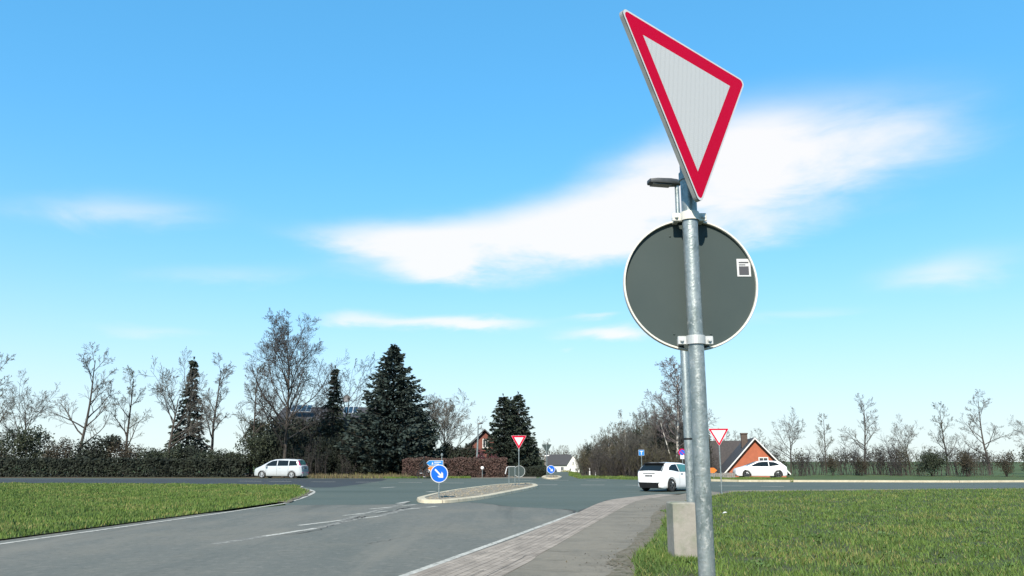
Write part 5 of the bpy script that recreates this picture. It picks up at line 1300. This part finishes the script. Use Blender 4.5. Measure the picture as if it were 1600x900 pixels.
for px, Y, sc in ((1330, 88, 1.1), (1362, 90, .9), (1392, 89, 1.2), (1425, 87, 1.0), (1200, 90, 1.0), (1270, 90, .9), (1490, 85, 1.1), (1530, 86, .9)):
    put(bp2 if int(px) % 2 else bp_, px, Y, 'leafless brown thicket shrub along the road to the right of the orange house', 'shrub', 'leafless thicket right of the orange house', sc=sc)
# far-off wood closing the horizon: one mass
rnd = np.random.default_rng(5); lum = []
for i in range(260):
    x = -520 + i * 4.0 + rnd.uniform(-2, 2); yy = 330 + 30 * math.sin(i * .13) + rnd.uniform(-12, 12) + (abs(x) * .12)
    hh = rnd.uniform(6.5, 9.5); lum.append(((x, yy, hh * .5 - 2.4), (4.2, 3.5, hh * .55)))
V, Fa = leaf_cloud(lum, 90000, .36, 5, .2, -2.4)
tag(np_mesh('distant_wood', V, Fa, mat('distant_twigs', (.075, .068, .05), .9, (.05, .055, .03), .15)), kind='stuff')

# ================================================================== CYCLIST
q = G(667, 747.6); yaw = R(180 - 42)
bk_ = thing('bicycle', 'bicycle with a white rear bag by the crossing road, half behind the blue disc', 'bicycle', (q.x - .30, q.y, 0.006), yaw)
for xw in (-.52, .52):
    m = MB(); m.tube([(xw + .34 * math.cos(2 * math.pi * k / 28), 0, .35 + .34 * math.sin(2 * math.pi * k / 28)) for k in range(29)], .022, 6, caps=False); wh = m.build('wheel', M_TYRE, bk_)
    m = MB(); m.tube([(xw + .31 * math.cos(2 * math.pi * k / 28), 0, .35 + .31 * math.sin(2 * math.pi * k / 28)) for k in range(29)], .012, 5, caps=False)
    for k in range(10):
        a = k * math.pi / 10; m.tube([(xw - .31 * math.cos(a), 0, .35 - .31 * math.sin(a)), (xw + .31 * math.cos(a), 0, .35 + .31 * math.sin(a))], .003, 3, caps=False)
    m.build('rim', M_LAMP, wh)
m = MB(); bbk = Vector((-.08, 0, .30)); sea = Vector((-.22, 0, .86)); hd_ = Vector((.36, 0, .82))
for a, b_ in ((bbk, sea), (sea.lerp(bbk, .15), hd_), (bbk, hd_ - Vector((0, 0, .12))), (bbk, Vector((-.52, 0, .35))), (sea.lerp(bbk, .2), Vector((-.52, 0, .35))), (hd_ + Vector((-.03, 0, .12)), Vector((.52, 0, .35)))): m.tube([a, b_], .017, 8)
m.build('frame', M_LAMP, bk_)
m = MB(); m.tube([(.28, -.28, .98), (.33, -.1, .97), (.33, .1, .97), (.28, .28, .98)], .013, 8); m.tube([(.33, 0, .97), (.35, 0, .84)], .013, 8); m.build('handlebar', M_BLACK, bk_)
m = MB(); m.box((-.23, 0, .90), (.26, .14, .05), bevel=.02); m.build('saddle', M_BLACK, bk_)
m = MB(); m.box((-.56, -.12, .62), (.26, .12, .26), bevel=.05); m.build('bag', M_SIGNW, bk_)
def skin_body(name, joints, bones, mtl, parent=None, sub=2):
    """joints: name -> (xyz, radius); bones: list of name pairs; grown with Skin + Subdivision"""
    nm = list(joints); me = bpy.data.meshes.new(name); me.from_pydata([joints[k][0] for k in nm], [(nm.index(a), nm.index(b_)) for a, b_ in bones], [])
    o = bpy.data.objects.new(name, me); COL.objects.link(o)
    sk_ = o.modifiers.new('skin', 'SKIN'); lay = me.skin_vertices[0] if me.skin_vertices else None
    if lay is None:
        bpy.context.view_layer.objects.active = o
    sv = o.data.skin_vertices[0].data
    for i, k in enumerate(nm):
        r_ = joints[k][1]; sv[i].radius = (r_, r_) if not isinstance(r_, tuple) else r_
        sv[i].use_root = (i == 0)
    ss = o.modifiers.new('sub', 'SUBSURF'); ss.levels = sub; ss.render_levels = sub
    me.materials.append(mtl)
    if parent is not None: o.parent = parent
    return o
person = thing('person', 'person in black clothing riding the bicycle beside the blue direction sign', 'person', (q.x - .30, q.y, 0.006), yaw)
J = {'pelvis': ((-.20, 0, .98), .135), 'belly': ((-.14, 0, 1.15), .13), 'chest': ((-.06, 0, 1.36), (.16, .13)), 'neck': ((0, 0, 1.53), .055), 'head0': ((.03, 0, 1.62), .085), 'head': ((.04, 0, 1.72), .10), 'crown': ((.03, 0, 1.80), .06)}
B = [('pelvis', 'belly'), ('belly', 'chest'), ('chest', 'neck'), ('neck', 'head0'), ('head0', 'head'), ('head', 'crown')]
for s_, kn, ft in ((-1, (.16, -.12, .70), (-.06, -.12, .16)), (1, (.24, .12, .92), (.10, .12, .46))):
    k = 'LR'[s_ > 0]
    J['hip' + k] = ((-.17, s_ * .10, .96), .095); J['knee' + k] = (kn, .062); J['ank' + k] = (ft, .04); J['toe' + k] = ((ft[0] + .20, ft[1], ft[2] - .03), .032)
    J['sho' + k] = ((-.03, s_ * .19, 1.46), .065); J['elb' + k] = ((.14, s_ * .27, 1.22), .048); J['wri' + k] = ((.27, s_ * .26, 1.03), .034); J['han' + k] = ((.32, s_ * .25, .99), .036)
    B += [('pelvis', 'hip' + k), ('hip' + k, 'knee' + k), ('knee' + k, 'ank' + k), ('ank' + k, 'toe' + k), ('chest', 'sho' + k), ('sho' + k, 'elb' + k), ('elb' + k, 'wri' + k), ('wri' + k, 'han' + k)]
skin_body('body', J, B, M_CLOTH, person)
m = MB(); m.lathe([(0, -.115), (.05, -.10), (.082, -.03), (.085, .03), (.06, .09), (0, .115)], 14, Matrix.Translation((.075, 0, 1.70)) @ Matrix.Rotation(R(10), 4, 'Y')); fc = m.build('face', M_SKIN, person, True)
m = MB(); m.tube([(.155, 0, 1.72), (.178, 0, 1.685), (.155, 0, 1.675)], [.01, .016, .008], 6); m.build('nose', M_SKIN, fc)
m = MB(); m.lathe([(0, .13), (.07, .11), (.108, .04), (.112, -.02), (.10, -.07)], 16, Matrix.Translation((.02, 0, 1.74))); m.build('hair', M_HAIR, person, True)
for s_ in (-1, 1):
    a = J['ank' + 'LR'[s_ > 0]][0]; m = MB(); m.box((a[0] + .08, a[1], a[2] - .035), (.28, .10, .09), bevel=.03); m.build('shoe', M_SHOE, person)

# ================================================================== GRASS
def blades(name, poly, n_max, h, wdt, mats, seed, zf=.04, dens=None, lean=.5, clump=.0, kind='stuff'):
    rnd = np.random.default_rng(seed); P = np.array([(p[0], p[1]) for p in poly]); lo, hi = np.maximum(P.min(0), [-42, 9]), np.minimum(P.max(0), [42, 100])
    if name == 'verge_grass': lo, hi = np.array([1.5, 10.5]), np.array([34, 48])
    c_ = rnd.uniform(lo, hi, (n_max, 2))
    x, y = c_[:, 0], c_[:, 1]; ins = np.zeros(n_max, bool); j = len(P) - 1
    for i in range(len(P)):
        xi, yi = P[i]; xj, yj = P[j]
        cond = ((yi > y) != (yj > y)) & (x < (xj - xi) * (y - yi) / (yj - yi + 1e-12) + xi); ins ^= cond; j = i
    keep = ins & (y > 8) & (np.abs(x) < y * .72 + 1)
    if dens is not None: keep &= rnd.random(n_max) < dens(x, y)
    if clump: keep &= (np.sin(x * 3.1 + np.sin(y * 1.7) * 2) * np.sin(y * 2.6 + np.sin(x * 1.3) * 2) + rnd.normal(0, .5, n_max)) > -clump
    c_ = c_[keep]; n_ = len(c_); a = rnd.uniform(0, 2 * np.pi, n_); big_ = .62 + .75 * np.clip(.5 + .5 * np.sin(c_[:, 0] * 1.9 + 1) * np.sin(c_[:, 1] * 1.3), 0, 1)
    hh = h * rnd.uniform(.45, 1.25, n_) * big_; wd_ = wdt * rnd.uniform(.7, 1.4, n_) * (1 + c_[:, 1] / 28)
    ln = rnd.uniform(.1, lean, n_) * hh; b_ = rnd.uniform(0, 2 * np.pi, n_)
    p0 = np.stack([c_[:, 0] - np.cos(a) * wd_, c_[:, 1] - np.sin(a) * wd_, np.full(n_, zf)], 1); p1 = np.stack([c_[:, 0] + np.cos(a) * wd_, c_[:, 1] + np.sin(a) * wd_, np.full(n_, zf)], 1)
    tip = np.stack([c_[:, 0] + np.cos(b_) * ln, c_[:, 1] + np.sin(b_) * ln, zf + hh], 1)
    V = np.stack([p0, p1, tip], 1).reshape(-1, 3)
    mi = (rnd.random(n_) < .07 + .22 * (np.sin(c_[:, 0] * .9) * np.sin(c_[:, 1] * .7 + 1) > .3)).astype(int)
    o = np_mesh(name, V, np.arange(3 * n_).reshape(-1, 3), mats, None, mi); return tag(o, kind=kind)
blades('verge_grass', verge_poly, 900000, .080, .0055, [M_BLADE, M_BLADE2], 1, .04, dens=lambda x, y: np.clip((11 / np.maximum(y, 9)) ** 1.5, 0, 1) * .95, lean=.95, clump=.70)
ed = [Vector((p.x, p.y)) for p in edge]
fr = [p + Vector((-.02 + random.uniform(-.05, .05), 0)) for p in ed] + [p + Vector((.35, 0)) for p in reversed(ed)]
blades('edge_grass', fr, 60000, .11, .005, [M_BLADE, M_BLADE2], 2, .04, lean=1.4, clump=.35)
# bare earth between the left corner's grass and its white line, with a ragged fringe
ce = MB(); random.seed(15)
cq = smooth_line([g2(*q) for q in ((440, 759), (462, 762.6), (474, 765.8), (478.5, 769.4), (468, 775.6), (453, 781), (442, 786))], 10)
ribbon(ce, cq, [.5 + .12 * math.sin(i * .7) + random.uniform(-.08, .08) for i, _ in enumerate(cq)], .036)
tag(ce.build('corner_earth', MATS['bare_earth']), kind='structure')
cf = [Vector((p.x - .5, p.y)) for p in cq] + [Vector((p.x + .15, p.y)) for p in reversed(cq)]
blades('corner_fringe', cf, 9000, .09, .009, [M_BLADE, M_BLADE2], 12, .03, lean=1.2, clump=.2)
# fallen leaves and weeds in the near verge
rnd = np.random.default_rng(9); k = 1500; x = rnd.uniform(1.6, 12, k); y = rnd.uniform(11.5, 30, k); ok = (x > 2.0 + (y - 12) * .12); x, y = x[ok], y[ok]; k = len(x)
P = np.stack([x, y, rnd.uniform(.05, .11, k)], 1); a = rnd.normal(size=(k, 3)) * [1, 1, .35]; a /= np.linalg.norm(a, axis=1)[:, None]; b_ = np.cross(a, [0, 0, 1]) ; sz = rnd.uniform(.012, .032, (k, 1))
tag(np_mesh('fallen_leaves', np.stack([P - a * sz, P + b_ * sz * .6, P + a * sz, P - b_ * sz * .6], 1).reshape(-1, 3), np.arange(4 * k).reshape(-1, 4), mat('dead_leaf', (.20, .13, .07), .8, (.11, .07, .04), 3)), kind='stuff')
wp = rnd.uniform([2.4, 12], [11, 26], (120, 2)); wp = wp[wp[:, 0] > 2.4 + (wp[:, 1] - 12) * .13]; L_ = [((p[0], p[1], .055), (rnd.uniform(.07, .18), rnd.uniform(.07, .18), .05)) for p in wp]
V, Fa = leaf_cloud(L_, 5200, .035, 3, .1, .03); tag(np_mesh('broadleaf_weeds', V, Fa, mat('weed_leaves', (.05, .11, .022), .7, (.09, .14, .03), 4)), kind='stuff')
k = 700; e_ = np.array([(p.x, p.y) for p in edge]); ii = rnd.integers(0, len(e_), k); P = np.stack([e_[ii, 0] - np.abs(rnd.normal(0, .45, k)), e_[ii, 1] + rnd.uniform(-.3, .3, k), np.full(k, .04)], 1)
a = rnd.normal(size=(k, 3)) * [1, 1, .2]; a /= np.linalg.norm(a, axis=1)[:, None]; b_ = np.cross(a, [0, 0, 1]); sz = rnd.uniform(.008, .028, (k, 1))
tag(np_mesh('path_litter', np.stack([P - a * sz, P + b_ * sz * .6, P + a * sz, P - b_ * sz * .6], 1).reshape(-1, 3), np.arange(4 * k).reshape(-1, 4), mat('path_litter', (.13, .09, .05), .9, (.06, .06, .03), 3)), kind='stuff')
q = G(1133, 801.5, .1); m = MB(); m.add([(-.09, -.03, .0), (.05, -.05, .03), (.10, .03, .0), (-.03, .05, .035), (0, 0, .05)], [(0, 1, 4), (1, 2, 4), (2, 3, 4), (3, 0, 4)])
ps = tag(m.build('paper_scrap', M_SIGNW), 'crumpled white paper scrap lying in the right-hand grass', 'litter'); ps.location = (q.x, q.y, .09)
# longer tufts against the concrete block
tf = [(BX - .42, BY - .55), (BX + .42, BY - .55), (BX + .42, BY + .4), (BX - .42, BY + .4)]
blades('block_grass', tf, 1500, .085, .006, [M_BLADE, M_BLADE2], 3, .04, lean=.8)
blades('corner_grass', corner_poly, 700000, .10, .010, [M_BLADE, M_BLADE2], 4, .03, dens=lambda x, y: np.clip((20 / np.maximum(y, 12)), 0, 1) * .9)
fv = [g2(905, 747.7), g2(933, 747.3), g2(977, 749), g2(1062, 750.7), g2(1062, 748), g2(985, 746.2), g2(933, 744.6), g2(905, 745.5)]
blades('far_verge_grass', fv, 60000, .16, .012, [M_BLADE, M_BLADE2], 5, -.02)
fv2 = [g2(889, 743), g2(903, 746.5), g2(908, 744), g2(900, 740), g2(890, 738.6)]
blades('roadside_grass', fv2, 30000, .16, .014, [M_BLADE, M_BLADE2], 6, -.02)
gv_ = [g2(600, 747.3), g2(735, 747.2), g2(735, 745.5), g2(600, 745.6)]
blades('hedge_grass', gv_, 40000, .14, .012, [M_BLADE, M_BLADE2], 7, -.02)
dg = [g2(470, 747.2), g2(640, 747.2), g2(635, 744.8), g2(470, 744.8)]
blades('dry_grass', dg, 15000, .34, .008, [M_DRY, M_BLADE2], 8, -.02, clump=-.15)
rg = [g2(1090, 750), g2(1240, 753), g2(1240, 749), g2(1090, 747)]
blades('house_grass', rg, 50000, .16, .012, [M_BLADE, M_BLADE2], 9, -.02)
